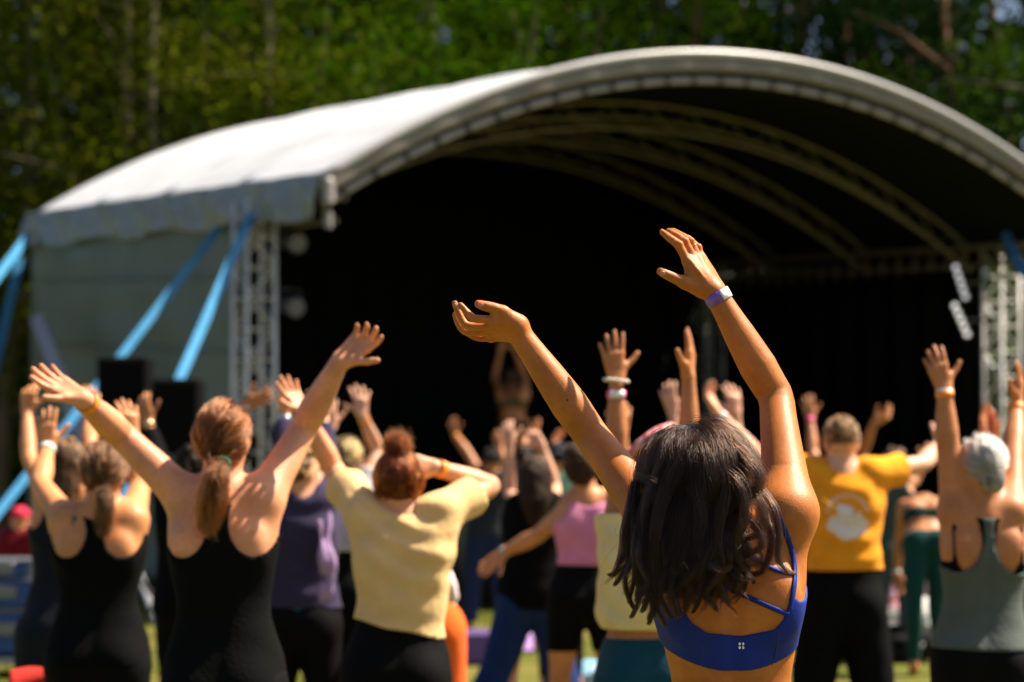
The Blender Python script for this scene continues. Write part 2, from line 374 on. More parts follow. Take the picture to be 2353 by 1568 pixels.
FEM = [(0, .085, .085), (.08, .155, .112), (.16, .172, .122), (.25, .166, .112), (.34, .145, .096), (.44, .128, .086), (.55, .128, .088),
       (.66, .140, .096), (.76, .152, .100), (.85, .150, .090), (.92, .115, .072), (.97, .075, .06), (1, .055, .052)]
MALE = [(0, .085, .085), (.08, .15, .11), (.16, .163, .118), (.25, .160, .112), (.34, .152, .105), (.44, .148, .102), (.55, .155, .105),
        (.66, .170, .112), (.76, .182, .115), (.85, .180, .10), (.92, .14, .08), (.97, .085, .066), (1, .062, .058)]
TEE = [(0, .15, .12), (.08, .178, .130), (.16, .186, .138), (.25, .184, .134), (.34, .172, .124), (.44, .162, .118), (.55, .162, .116),
       (.66, .166, .116), (.76, .172, .114), (.85, .168, .102), (.92, .135, .085), (.97, .085, .068), (1, .06, .055)]
class Body: pass
def make_body(D, H, pelx, neck, head, sL, sR, arms, male=False, build=1.0, vox=0.009, hvox=0.005, lean=0.0, pel_d=0.0, neck_d=0.0, head_d=0.0,
              stance=0.11, legs=None, headtilt=(0, 0, 1), facing=(0, 1, 0), hand_size=1.0, base_z=0.0, pelz=None, bend=(0, 0, 0), handles=None, armr=1.0,
              groove=0.004, sdep=0.0, prof=None):
    B = Body(); B.D, B.H, B.vox, B.hvox, B.male = D, H, vox, hvox, male
    sc = H / 1.68
    pz = (0.475 * H if pelz is None else pelz) + base_z
    C0 = P(pelx, 1200, D + pel_d); C0[2] = pz
    C1 = P(neck[0], neck[1], D + neck_d)
    SL, SR = P(*sL, D + neck_d + sdep), P(*sR, D + neck_d + sdep)
    r = nrm(SR - SL); B.C0, B.C1, B.SL, B.SR = C0, C1, SL, SR
    pr = prof or (MALE if male else FEM); pr = [(h, a * build * sc ** 0.5, b * build ** 0.7 * sc ** 0.5) for h, a, b in pr]
    T = Torso(C0, C1, r, pr, bend=bend, k=0.03, groove=groove); B.T = T
    fwd = nrm(np.asarray(facing, float)); B.fwd = fwd
    tor = [T]
    # buttocks, bust, shoulder blades
    for sx in (-1, 1):
        tor.append(Ell(T.pt(0.10, sx * 0.078 * build, 0.055), (.082, .075, .09), k=0.05))
        if not male: tor.append(Ell(T.pt(0.70, sx * 0.068, -0.07), (.06, .052, .06), k=0.04))
    lat = []
    for Sx, sx in ((SL, -1), (SR, 1)):
        low = T.pt(0.60, sx * 0.076 * build, 0.008)
        lat.append(Chain([Sx + (low - Sx) * 0.05, (Sx + low) / 2 + T.r * sx * 0.008 + T.n * 0.012, low], [.046 * sc * armr, .043 * sc * build, .036], k=0.045, dense=5))
        lat.append(Chain([T.pt(0.93, sx * 0.03, 0.012), Sx + (C1 - Sx) * 0.22], [.050, .046 * sc], k=0.06))
        lat.append(Ell(T.pt(0.76, sx * 0.085, T.b[45] * 0.72), (.05, .03, .07), np.array([T.r, T.n, T.u]), k=0.04))
    B.lat = lat
    # neck and head
    hc = P(*head, D + neck_d + head_d); up = nrm(headtilt); hf = nrm(fwd - up * (fwd @ up)); hr = np.cross(hf, up)
    B.hc, B.hup, B.hf, B.hr = hc, up, hf, hr
    hs = 0.95 if not male else 1.0
    hd = [Chain([C1 - T.u * 0.03, hc - up * 0.05 - hf * 0.012], [.058 * (1.12 if male else 1), .052 * (1.12 if male else 1)], k=0.045)]
    axh = np.array([hr, hf, up])
    hd += [Ell(hc + up * 0.02 - hf * 0.008, (.074 * hs, .094 * hs, .092 * hs), axh, k=0.02),
           Ell(hc - up * 0.045 + hf * 0.03, (.056 * hs, .062 * hs, .070 * hs), axh, k=0.04),
           Chain([hc + hf * 0.082 + up * 0.012, hc + hf * 0.103 - up * 0.022], [.009, .013], k=0.015),
           Chain([hc + hf * 0.082 - up * 0.058 - hr * .02, hc + hf * 0.089 - up * 0.058, hc + hf * 0.082 - up * 0.058 + hr * .02], [.005, .007, .005], k=0.012),
           Chain([hc + hf * 0.08 + up * 0.032 - hr * .035, hc + hf * 0.08 + up * 0.032 + hr * .035], [.010, .010], k=0.02)]
    for sx in (-1, 1): hd.append(Ell(hc + hr * sx * 0.074 * hs - up * 0.012 - hf * 0.005, (.010, .019, .031), axh, k=0.010))
    B.headp = hd; B.hs = hs
    # arms
    B.arm = {}; hands = {}; armp = []
    for side, Sx in (('L', SL), ('R', SR)):
        a = arms.get(side)
        if a is None: continue
        def joint(px, frm, ln, sg):
            if len(px) == 3: return P(px[0], px[1], frm[1] + px[2])
            q = P(px[0], px[1], frm[1]); d = np.linalg.norm(q - frm)
            return q if d >= ln or sg == 0 else P(px[0], px[1], frm[1] + sg * math.sqrt(ln * ln - d * d))
        e = joint(a['e'], Sx, 0.170 * H, a.get('se', 1)); wv = joint(a['w'], e, 0.147 * H, a.get('sw', -1))
        B.arm[side] = (Sx, e, wv)
        m = sc * armr * (1.15 if male else 1.0)
        fe = lambda t: e + (wv - e) * t
        ue = lambda t: Sx + (e - Sx) * t
        bul = nrm(np.cross(wv - e, T.n)) * 0.004
        armp.append(Chain([Sx, ue(.25), ue(.5), ue(.8), e, fe(.15), fe(.3), fe(.55), fe(.8), wv], [.052 * m, .0475 * m, .0425 * m, .0375 * m, .0355 * m, .037 * m, .0385 * m, .034 * m, .027 * m, .0235 * m], k=0.05, dense=16))
        if 'prims' in a: hands[side] = a['prims'](wv)
        else:
            tip = a['t']; q = joint(tip, wv, 0.108 * H, a.get('st', 1)); f = nrm(q - wv)
            th = np.asarray(a.get('thumb', (1 if side == 'L' else -1, 0, 0)), float)
            hands[side] = hand_prims(wv, f, th, side == 'L', hand_size * sc, a.get('curl', 0.35), a.get('spread', 0.14), a.get('to', 0.8))
    # legs
    B.legc = []; footp = []
    hipz = C0[2] + 0.055
    for sx, side in ((-1, 'L'), (1, 'R')):
        hip = T.pt(0.06, sx * 0.088 * build, 0.005)
        if legs and side in legs:
            kn, an = [np.asarray(q, float) for q in legs[side]]
        else:
            an = V3(hip[0] + sx * (stance - 0.09), hip[1] + lean * 0.2, base_z + 0.085); kn = (hip + an) / 2 + fwd * 0.015; kn[2] = base_z + 0.275 * H
        c = [hip, hip + (kn - hip) * .35, hip + (kn - hip) * .75, kn, kn + (an - kn) * .3 - fwd * 0.008, kn + (an - kn) * .65, an]
        rr = np.array([.088 * build, .080 * build, .060, .051, .053, .042, .034]) * sc
        B.legc.append((c, rr))
        fp = an + V3(0, 0, -0.045)
        footp.append(Chain([an - fwd * 0.02 - V3(0, 0, .03), an + fwd * 0.06 - V3(0, 0, .035), an + fwd * 0.16 - V3(0, 0, .062)], [.036, .033, .022], k=0.03))
    legp = [Chain(c, rr, k=0.04, dense=10) for c, rr in B.legc]
    B.tor = tor; B.armp = armp; B.hands = hands; B.legp = legp; B.footp = footp
    B.core = tor + lat + hd + legp + footp + armp
    an = [c[0][-1] for c in B.legc]
    B.base = V3((an[0][0] + an[1][0]) / 2, (an[0][1] + an[1][1]) / 2, base_z)
    return B
def body_mesh(B, material, name='person', fine=False):
    hp = [q for s in B.hands.values() for q in s]
    if fine or not hp:
        A, lo, h = field(B.core + hp, B.vox); v, f = surfnet(A, lo, h)
    else:
        A, lo, h = field(B.core, B.vox); v, f = surfnet(A, lo, h)
        for side, pr in B.hands.items():
            Sx, e, wv = B.arm[side]; d = nrm(wv - e)
            ach = B.armp[list(B.hands).index(side)]
            fore = Chain([e + (wv - e) * .7, e + (wv - e) * .8, wv], [ach.r[-1] * 1.24, ach.r[-1] * 1.15, ach.r[-1]], k=0.02)
            c = wv - d * 0.035
            cut = lambda X, Y, Z: -((X - c[0]) * d[0] + (Y - c[1]) * d[1] + (Z - c[2]) * d[2])
            A, lo, h = field([fore] + pr, B.hvox, cuts=[cut]); v2, f2 = surfnet(A, lo, h)
            f = np.concatenate([f, f2 + len(v)]); v = np.concatenate([v, v2])
    o = mesh_obj(name, v, f, material, None, B.base); B.obj = o
    for sx in (-1, 1):
        c = B.hc + B.hf * 0.080 * B.hs + B.hr * sx * 0.031 + B.hup * 0.008
        mb = MB(); n = 8
        vs = [c + 0.012 * V3(math.sin(t) * math.cos(p), math.sin(t) * math.sin(p), math.cos(t)) for t in np.linspace(0.01, math.pi - .01, 6) for p in np.linspace(0, 2 * math.pi, n, endpoint=False)]
        fs = [(i * n + j, i * n + (j + 1) % n, (i + 1) * n + (j + 1) % n, (i + 1) * n + j) for i in range(5) for j in range(n)]
        mb.add(vs, fs).build('eye', mat('eye', (.12, .07, .05), 0.1), o, B.base, True)
    return o
def hplane(T, h0, sign):    # sign +1 removes above, -1 removes below
    def f(X, Y, Z):
        h, x, y = T.co(X, Y, Z); return (h - h0) * T.L * sign
    return f
def ell_hole(T, x0, h0, rx, rh, beyond=False):
    """an opening cut through front and back, both sides alike"""
    def f(X, Y, Z):
        h, x, y = T.co(X, Y, Z); ax = np.abs(x)
        q = np.sqrt(((ax - x0) / rx) ** 2 + ((h - h0) / rh) ** 2); d = (1 - q) * min(rx, rh * T.L)
        if beyond:
            d2 = np.minimum(ax - x0, (h - h0) * T.L)     # outside and above the centre
            d = np.maximum(d, d2)
        return d
    return f
def wrinkle(T, amp, seed, fq=26, sag=2.2):
    def f(X, Y, Z):
        h, x, y = T.co(X, Y, Z)
        w1 = np.sin((h * T.L * 1.0 - sag * x * x + 0.25 * x) * 2 * math.pi / 0.105 + 2.4 * sines(X, Y, Z, 9, 4, seed)) * np.clip(.55 + .6 * sines(X, Y, Z, 8, 4, seed + 7), 0, 1.3)
        w2 = sines(X, Y, Z, fq, 5, seed + 1)
        return amp * (0.55 * w1 * np.clip(1.5 - np.abs(x) * 6, 0, 1) + 0.6 * w2)
    return f
def g_legs(B, name, material, waist=0.28, infl=0.006, hem=None, loose=None, amp=0.0012):
    legs = B.legp
    if loose: legs = [Chain([c[0], c[2], c[3], c[4], c[6]], np.array(loose), k=0.05, dense=9) for c, rr in B.legc]
    an = B.base[2] + 0.085; hz = an + 0.02 if hem is None else hem
    cuts = [hplane(B.T, waist, 1), lambda X, Y, Z: hz - Z + 0 * X + 0 * Y]
    if not loose: infl2 = infl
    s = B.base[0] * 13 % 7
    return sdf_mesh(name, [q for i, q in enumerate(B.tor) if B.male or i in (0, 1, 3)] + legs, max(B.vox, 0.008), material, B.obj, B.base, infl=infl, cuts=cuts,
                    disp=lambda X, Y, Z: amp * sines(X, Y, Z, 45, 5, int(s * 10)))
def g_tank(B, name, material, hem=0.2, top=0.93, hole=(.125, .84, .075, .15), neck=(.075, .11), infl=0.006, amp=0.0012, extra=(), lat=True, beyond=True):
    T = B.T; cuts = [hplane(T, hem, -1), hplane(T, top, 1)]
    if hole: cuts.append(ell_hole(T, *hole, beyond=beyond))
    if neck: cuts.append(ell_hole(T, 0, 1.0, neck[0], neck[1]))
    s = int(abs(B.base[0]) * 100)
    return sdf_mesh(name, B.tor + (B.lat if lat else []), B.vox, material, B.obj, B.base, infl=infl, cuts=cuts + list(extra),
                    disp=lambda X, Y, Z: amp * sines(X, Y, Z, 40, 5, s))
def g_tee(B, name, material, hem=0.12, sleeve=0.6, build=1.0, infl=0.0, amp=0.005, srad=(.075, .078), seed=3, neckr=0.075, prof=None, hemfn=None):
    T0 = B.T; pr = [(h, a * build, b * build) for h, a, b in (prof or TEE)]
    T = Torso(T0.C0, T0.C1, T0.r, pr, bend=T0.bend, k=0.03); B.teeT = T
    def inflate(p, e=.012):
        if isinstance(p, Chain): return Chain(p.p, p.r + e, k=p.k)
        if isinstance(p, Ell): return Ell(p.c, p.rad + e, p.ax, k=p.k)
        q = Torso(p.C0, p.C1, p.r, [(a, b + e, c + e) for a, b, c in zip(p.t, p.a, p.b)], bend=p.bend, k=p.k); return q
    pts = [T] + [inflate(p) for p in B.tor + B.lat]
    cuts = [hplane(T, hem, -1)]
    if hemfn: cuts = [hemfn(T)]
    for side, (Sx, e, wv) in B.arm.items():
        L = [Sx, Sx + (e - Sx) * min(sleeve, 1.0)]; R = [srad[0], srad[1]]
        if sleeve > 1: L.append(e + (wv - e) * (sleeve - 1)); R.append(srad[1] * 0.62)
        pts.append(Chain([T.pt(.86, (-1 if side == 'L' else 1) * .08, 0)] + L, [srad[0]] + R, k=0.05))
        d = nrm(L[-1] - L[-2]); c = L[-1]
        def cut(X, Y, Z, c=c, d=d):
            a = (X - c[0]) * d[0] + (Y - c[1]) * d[1] + (Z - c[2]) * d[2]
            rr = np.sqrt((X - c[0]) ** 2 + (Y - c[1]) ** 2 + (Z - c[2]) ** 2)
            return np.where(rr < 0.15, a, -0.05)
        cuts.append(cut)
    nk = T.pt(1.0, 0, -0.005)
    cuts.append(lambda X, Y, Z: neckr - np.sqrt((X - nk[0]) ** 2 + (Y - nk[1]) ** 2 + ((Z - nk[2]) * 1.1) ** 2))
    return sdf_mesh(name, pts, B.vox, material, B.obj, B.base, infl=infl, cuts=cuts, disp=wrinkle(T, amp, seed))
def band(B, side, frac, material, name='wristband', width=0.016, r=None, gap=0.0025, thick=0.002, patch=None):
    Sx, e, wv = B.arm[side]; c = e + (wv - e) * frac; d = nrm(wv - e)
    if r is None:
        ach = B.armp[0 if (side == 'L' or len(B.armp) == 1) else 1]; i = np.argmin(np.linalg.norm(ach.p - c, axis=1)); r = ach.r[i]
    a = nrm(np.cross(d, V3(0.3, 1, 0.2))); b = np.cross(d, a); n = 22; vs = []; fs = []
    for k in range(n):
        t = 2 * math.pi * k / n; o = a * math.cos(t) + b * math.sin(t)
        for rr, ww in ((r + gap, -1), (r + gap + thick, -1), (r + gap + thick, 1), (r + gap, 1)): vs.append(c + o * rr + d * ww * width / 2)
    for k in range(n):
        k2 = (k + 1) % n
        for q in range(4): fs.append((k * 4 + q, k2 * 4 + q, k2 * 4 + (q + 1) % 4, k * 4 + (q + 1) % 4))
    ob = MB().add(vs, fs).build(name, material, B.obj, B.base, True)
    if patch is not None:
        pm, ang, span, ww = patch; vs = []; m = 8
        for k in range(m):
            t = ang + span * (k / (m - 1) - 0.5); o = a * math.cos(t) + b * math.sin(t)
            for rr, s2 in ((r + gap + thick * 1.3, -1), (r + gap + thick * 2.2, -1), (r + gap + thick * 2.2, 1), (r + gap + thick * 1.3, 1)): vs.append(c + o * rr + d * s2 * ww / 2)
        fs = [(k * 4 + q, (k + 1) * 4 + q, (k + 1) * 4 + (q + 1) % 4, k * 4 + (q + 1) % 4) for k in range(m - 1) for q in range(4)] + [(0, 1, 2, 3), tuple(m * 4 - 4 + q for q in (3, 2, 1, 0))]
        pt_ = MB().add(vs, fs).build('clasp', pm, B.obj, None if False else B.base, True)
        pt_.parent = ob
    return ob
def strands(name, paths, radius, material, parent, origin, taper=0.25):
    """paths (n, m, 3) -> one hair curves object"""
    n, m, _ = paths.shape
    cu = bpy.data.hair_curves.new(name); cu.add_curves([m] * n)
    cu.attributes['position'].data.foreach_set('vector', (paths - np.asarray(origin)).astype(np.float32).ravel())
    at = cu.attributes.get('radius') or cu.attributes.new('radius', 'FLOAT', 'POINT')
    rad = (np.linspace(1, taper, m)[None, :] * np.asarray(radius).reshape(-1, 1) * np.ones((n, 1))).astype(np.float32)
    at.data.foreach_set('value', rad.ravel())
    cu.materials.append(material)
    o = bpy.data.objects.new(name, cu); return link(o, parent)
def smooth_noise(n, m, amp, rg, fq=3):
    t = np.linspace(0, 1, m)[None, :, None]; out = np.zeros((n, m, 3))
    for j in range(1, fq + 1):
        out += rg.normal(size=(n, 1, 3)) / j * np.sin(2 * math.pi * (j * 0.8 * t + rg.uniform(size=(n, 1, 3))))
    return out * amp
def head_hair(B, style, col, n=1100, infl=0.005, tail=None, tie=None, tailr=(.02, .03, .03, .01), rad=0.0011, matname=None, extra=(), spread_len=0.30, light=0.6):
    """scalp mass plus strands for one head. tie: direction on the head the strands run to"""
    nm = matname or style; cm = capmat(nm, tuple(c * 0.35 for c in col)); hm = hairmat(nm, tuple(min(1, (c * light) ** 1.25) for c in col))
    hc = B.hc + B.hup * 0.02 - B.hf * 0.008; ax = np.array([B.hr, B.hf, B.hup]); R = np.array([.074, .094, .092]) * B.hs
    pr = [Ell(hc, R + infl, ax, k=0.02)]
    pr += list(extra)
    if tail is not None: pr.append(Chain(tail, np.interp(np.linspace(0, 1, len(tail)), np.linspace(0, 1, len(tailr)), tailr), k=0.02, dense=10))
    low = {'long': -0.11, 'short': -0.035, 'pony': -0.075, 'bun': -0.075, 'updo': -0.07}.get(style, -0.08)
    def facecut(X, Y, Z):
        x, y, z = X - hc[0], Y - hc[1], Z - hc[2]
        fr = x * B.hf[0] + y * B.hf[1] + z * B.hf[2]; u = x * B.hup[0] + y * B.hup[1] + z * B.hup[2]
        a = np.minimum(fr - 0.02, 0.035 - u); return np.where(fr > -0.3, a, -1)
    def napecut(X, Y, Z):
        x, y, z = X - hc[0], Y - hc[1], Z - hc[2]
        u = x * B.hup[0] + y * B.hup[1] + z * B.hup[2]; rr = np.sqrt(x * x + y * y + z * z)
        return np.where(rr < 0.13, low - u, -1) if (tail is None and not extra) else -1 + 0 * u
    rg = np.random.default_rng(int(abs(B.base[0] * 1000)) + 5)
    cap = sdf_mesh('hair', pr, max(B.vox * 0.8, 0.006), cm, B.obj, B.base, cuts=[facecut, napecut],
                   disp=lambda X, Y, Z: 0.003 * sines(X, Y, Z, 75, 6, 11))
    # strands
    ph = rg.uniform(-math.pi, math.pi, n * 3); uu = rg.uniform(-0.75, 1, n * 3)
    dr = np.stack([np.sqrt(1 - uu ** 2) * np.sin(ph), np.sqrt(1 - uu ** 2) * np.cos(ph), uu], 1)
    ok = ~((dr[:, 1] > 0.2) & (dr[:, 2] < 0.35)); dr = dr[ok][:max(n // 12, 20)]; ncl = len(dr)
    dr = np.repeat(dr, 12, 0) + rg.normal(size=(ncl * 12, 3)) * .045; dr /= np.linalg.norm(dr, axis=1, keepdims=True); n = len(dr)
    clift = np.repeat(rg.uniform(-.002, .006, ncl), 12)[:, None, None]
    m1, m2 = 9, 9
    if tie is not None:
        td = nrm(tie); t = np.linspace(0, 1, m1)[None, :, None]
        tj = td[None, :] + rg.normal(size=(n, 3)) * 0.06
        path = dr[:, None, :] * (1 - t) + tj[:, None, :] * t; path /= np.linalg.norm(path, axis=2, keepdims=True)
    else:
        t = np.linspace(0, 1, m1)[None, :, None]
        az = np.arctan2(dr[:, 0], dr[:, 1]); tgt = np.stack([np.sin(az) * 0.97, np.cos(az) * 0.9 - 0.15, np.full(n, -0.35)], 1)
        path = dr[:, None, :] * (1 - t) + tgt[:, None, :] * t; path /= np.linalg.norm(path, axis=2, keepdims=True)
        if style == 'short':
            path = dr[:, None, :] + np.array([0, -0.3, -0.3])[None, None, :] * t * 0.6; path /= np.linalg.norm(path, axis=2, keepdims=True)
    loc = path * (R + infl + .002 + clift * (style != 'short') + rg.uniform(0, .004, (n, 1, 1)))
    pw = hc + loc @ ax + smooth_noise(n, m1, 0.0012, rg) + np.repeat(smooth_noise(ncl, m1, .0045, rg), 12, 0) * (style != 'short')
    if tail is not None:
        tp = np.array(tail); tt = np.linspace(0, 1, m2 + 1)[1:]
        cx = np.stack([np.interp(tt, np.linspace(0, 1, len(tp)), tp[:, i]) for i in range(3)], 1)
        rr_ = np.interp(tt, np.linspace(0, 1, len(tailr)), tailr)
        od = rg.normal(size=(n, 3)); od /= np.linalg.norm(od, axis=1, keepdims=True); od *= rg.uniform(0.7, 1.15, (n, 1))
        tl = cx[None] + od[:, None, :] * rr_[None, :, None] + smooth_noise(n, m2, 0.004, rg) + np.repeat(smooth_noise(ncl, m2, .009, rg), 12, 0) * np.linspace(.1, 1.2, m2)[None, :, None]
        pw = np.concatenate([pw, tl], 1)
    elif style == 'long':
        tt = np.linspace(0, 1, m2 + 1)[1:][None, :, None]; end = pw[:, -1:, :]
        ln = spread_len * rg.uniform(0.75, 1.1, (n, 1, 1))
        tl = end + np.array([0, 0, -1.0]) * tt * ln + (end - hc) * np.array([.15, .1, 0]) * tt + smooth_noise(n, m2, 0.008, rg) * tt
        pw = np.concatenate([pw, tl], 1)
    fly = (rg.uniform(size=(n, 1, 1)) < .05) * smooth_noise(n, pw.shape[1], .016, rg) * (style != 'short'); pw = pw + fly * np.linspace(.15, 1, pw.shape[1])[None, :, None]
    strands('hair_strands', pw, rg.uniform(0.7, 1.3, n) * rad, hm, cap, B.base)
    return cap

# ------------------------------------------------------------------ ground
def ground_material():
    m = bpy.data.materials.new('grass_ground'); m.use_nodes = True
    n = m.node_tree.nodes; L = m.node_tree.links; b = n['Principled BSDF']; b.inputs['Roughness'].default_value = 0.95; b.inputs['Specular IOR Level'].default_value = 0.1
    tc = n.new('ShaderNodeTexCoord')
    t1 = n.new('ShaderNodeTexNoise'); t1.inputs['Scale'].default_value = 0.6; t1.inputs['Detail'].default_value = 6
    t2 = n.new('ShaderNodeTexNoise'); t2.inputs['Scale'].default_value = 14; t2.inputs['Detail'].default_value = 6
    r1 = n.new('ShaderNodeValToRGB'); r2 = n.new('ShaderNodeValToRGB'); mx = n.new('ShaderNodeMixRGB'); mx.blend_type = 'MULTIPLY'; mx.inputs[0].default_value = 0.6
    for t in (t1, t2): L.new(tc.outputs['Object'], t.inputs['Vector'])
    r1.color_ramp.elements[0].color = (.085, .105, .012, 1); r1.color_ramp.elements[1].color = (.17, .14, .04, 1)
    r1.color_ramp.elements[0].position = .38; r1.color_ramp.elements[1].position = .62
    r2.color_ramp.elements[0].color = (.5, .5, .5, 1); r2.color_ramp.elements[1].color = (1.1, 1.1, 1.0, 1)
    L.new(t1.outputs['Fac'], r1.inputs[0]); L.new(t2.outputs['Fac'], r2.inputs[0])
    L.new(r1.outputs[0], mx.inputs[1]); L.new(r2.outputs[0], mx.inputs[2]); L.new(mx.outputs[0], b.inputs['Base Color'])
    bp = n.new('ShaderNodeBump'); bp.inputs['Strength'].default_value = 0.5; bp.inputs['Distance'].default_value = 0.05
    L.new(t2.outputs['Fac'], bp.inputs['Height']); L.new(bp.outputs[0], b.inputs['Normal'])
    return m
gnd = mesh_obj('ground', [(-250, -60, 0), (250, -60, 0), (250, 400, 0), (-250, 400, 0)], [(0, 1, 2, 3)], ground_material(), smooth=False)
tag(gnd, 'sunlit worn grass field', kind='structure')
def blades(n):
    rg = np.random.default_rng(3)
    x = rg.uniform(-6.5, 7.5, n); y = rg.uniform(6, 26, n); a = rg.uniform(0, 6.28, n); hh = rg.uniform(.025, .07, n); wd = rg.uniform(.003, .006, n)
    patch = sines(x, y, 0 * x, 1.1, 6, 5) + 0.5 * rg.normal(size=n) > -0.2; x, y, a, hh, wd = x[patch], y[patch], a[patch], hh[patch], wd[patch]; n = len(x)
    ln = rg.uniform(-.03, .03, (n, 2))
    v = np.zeros((n, 3, 3)); v[:, 0] = np.stack([x - wd * np.cos(a), y - wd * np.sin(a), 0 * x], 1); v[:, 1] = np.stack([x + wd * np.cos(a), y + wd * np.sin(a), 0 * x], 1)
    v[:, 2] = np.stack([x + ln[:, 0], y + ln[:, 1], hh], 1)
    return v.reshape(-1, 3), np.arange(n * 3).reshape(n, 3)
gv, gf = blades(90000)
tag(mesh_obj('grass', gv, gf, mat('grass_blade', (.08, .12, .01), .7, noise=.3, nscale=1.3, spec=.1, trans=.25, color2=(.18, .16, .03))), 'short green and straw grass of the field', 'grass', kind='stuff')

# ------------------------------------------------------------------ stage
TH = math.radians(32); E1 = V3(math.cos(TH), math.sin(TH), 0); E2 = V3(-math.sin(TH), math.cos(TH), 0); O0 = V3(-1.756, 22.36, 0)
WR, SR_ = 10.1, 7.5
def st(f, s, z): return O0 + E1 * f + E2 * s + V3(0, 0, z)
def arch_z(f, s, drop=0.0):
    q = (f - WR / 2) / (WR / 2); return 4.18 + 0.033 * s + 1.57 * (1 - abs(q) ** 2.05) - drop
stage = empty('stage', st(WR / 2, 1.0, 0)); tag(stage, 'arched outdoor festival stage with white tarpaulin roof and black interior', 'stage')
so_ = np.array(stage.location)
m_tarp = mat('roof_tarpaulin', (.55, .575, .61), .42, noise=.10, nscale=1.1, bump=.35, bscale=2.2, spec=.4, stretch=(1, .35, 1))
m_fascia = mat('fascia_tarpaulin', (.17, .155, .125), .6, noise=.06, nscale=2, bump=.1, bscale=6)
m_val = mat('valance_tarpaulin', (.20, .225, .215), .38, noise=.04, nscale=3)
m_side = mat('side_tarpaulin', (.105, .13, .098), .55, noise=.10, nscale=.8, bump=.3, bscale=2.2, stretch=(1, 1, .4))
m_black = mat('black_drape', (.007, .008, .007), .9, bump=.3, bscale=3, stretch=(3, 3, .3), spec=.03)
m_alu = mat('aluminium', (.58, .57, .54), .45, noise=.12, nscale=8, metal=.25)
m_alu_dim = mat('truss_dimmed', (.15, .13, .09), .5, noise=.1, nscale=8, metal=.3)  # darker copy of the aluminium: the dimness under the roof is in its colour
m_dark = mat('dark_metal', (.03, .03, .032), .5)
m_deck = mat('stage_deck', (.03, .028, .026), .7, noise=.2, nscale=5)
def roof(u, v):
    f, s = u * WR, v * SR_; bay = (s % 1.875) / 1.875
    sag = 0.10 * math.sin(math.pi * bay) ** 0.8 * (0.4 + 0.6 * (1 - abs(2 * u - 1)))
    return st(f, s, arch_z(f, s) - sag + 0.012 * math.sin(f * 9 + s * 3) * math.sin(s * 2.1))
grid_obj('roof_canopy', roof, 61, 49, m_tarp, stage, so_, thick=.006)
grid_obj('ceiling_lining', lambda u, v: st(.05 + u * (WR - .1), .12 + v * (SR_ - .15), arch_z(.05 + u * (WR - .1), v * SR_) - .30), 41, 8, m_black, stage, so_, thick=.01)
for s_ in (1.875, 3.75, 5.625):
    MB().tube([st(u * WR, s_, arch_z(u * WR, s_) + .004) for u in np.linspace(0, 1, 40)], .016, 6).build('roof_seam', m_tarp, stage, so_, True)
def fascia(u, v):
    f = u * WR; return st(f, -.012 - .015 * math.sin(v * math.pi) * (1 + math.sin(f * 11)), arch_z(f, 0) - .07 - .15 * v)
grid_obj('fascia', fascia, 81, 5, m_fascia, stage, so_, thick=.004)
mb = MB(); mb.tube([st(u * WR, -.02, arch_z(u * WR, 0) - .03) for u in np.linspace(0, 1, 60)], .045, 10)
mb.build('roof_edge', mat('roof_edge_sleeve', (.33, .33, .33), .35, noise=.05, nscale=3), stage, so_, True)
m_pale = mat('pale_pole_sleeve', (.30, .28, .265), .5, noise=.08, nscale=6)
fa = MB(); fa.tube([st(u * WR, .06, arch_z(u * WR, 0) - .30) for u in np.linspace(.005, .995, 70)], .036, 10)
fa = fa.build('front_arch', m_pale, stage, so_, True)
for u in np.arange(.02, .99, .0335):
    MB().tube([st(q * WR, .06, arch_z(q * WR, 0) - .30) for q in (u, u + .006)], .041, 8).build('lashing', m_dark, fa, so_)

for s in (1.9, 3.75, 5.6):
    tr = empty('arch_truss', (0, 0, 0)); tr.parent = stage
    for ds, dz in ((0, .36), (0, .64), (.2, .50)):
        MB().tube([st(u * WR, s + ds, arch_z(u * WR, s) - dz) for u in np.linspace(.03, .97, 44)], .022, 8).build('chord', m_alu_dim, tr, so_, True)
    mb = MB(); n = 34
    for i in range(n):
        u0, u1 = .03 + .94 * i / n, .03 + .94 * (i + 1) / n
        for ds in (0,):
            z0, z1 = (.36, .64) if i % 2 else (.64, .36)
            mb.tube([st(u0 * WR, s + ds, arch_z(u0 * WR, s) - z0), st(u1 * WR, s + ds, arch_z(u1 * WR, s) - z1)], .008, 5)
    mb.build('bracing', m_alu_dim, tr, so_)
def tower(f, s, ztop, m=m_alu, z0=0.0):
    tr = empty('truss_tower', (0, 0, 0)); tr.parent = stage; q = .15
    cs = [(-q, -q), (q, -q), (q, q), (-q, q)]
    for a, b in cs:
        MB().tube([st(f + a, s + b, z0), st(f + a, s + b, ztop)], .024, 10).build('chord', m, tr, so_, True)
    mb = MB(); z = z0 + .1; k = 0
    while z < ztop - .35:
        for i in range(4):
            (a, b), (c_, d) = cs[i], cs[(i + 1) % 4]
            p0, p1 = (st(f + a, s + b, z), st(f + c_, s + d, z + .30))
            if (k + i) % 2: p0, p1 = st(f + a, s + b, z + .30), st(f + c_, s + d, z)
            mb.tube([p0, p1], .009, 6)
            mb.tube([st(f + a, s + b, z), st(f + c_, s + d, z)], .008, 6)
        z += .30; k += 1
    mb.build('bracing', m, tr, so_)
    MB().box(st(f, s, z0 + .02), (.6, .6, .04), [E1, E2, V3(0, 0, 1)]).build('base_plate', m_dark, tr, so_)
    return tr
tower(.0, 1.44, 4.05); tower(.2 + 9.67, 1.46, 4.05); tower(.2 + 9.6, 7.2, 4.2, mat('truss_rear', (.45, .46, .42), .5)); tower(.2, 7.2, 4.2)
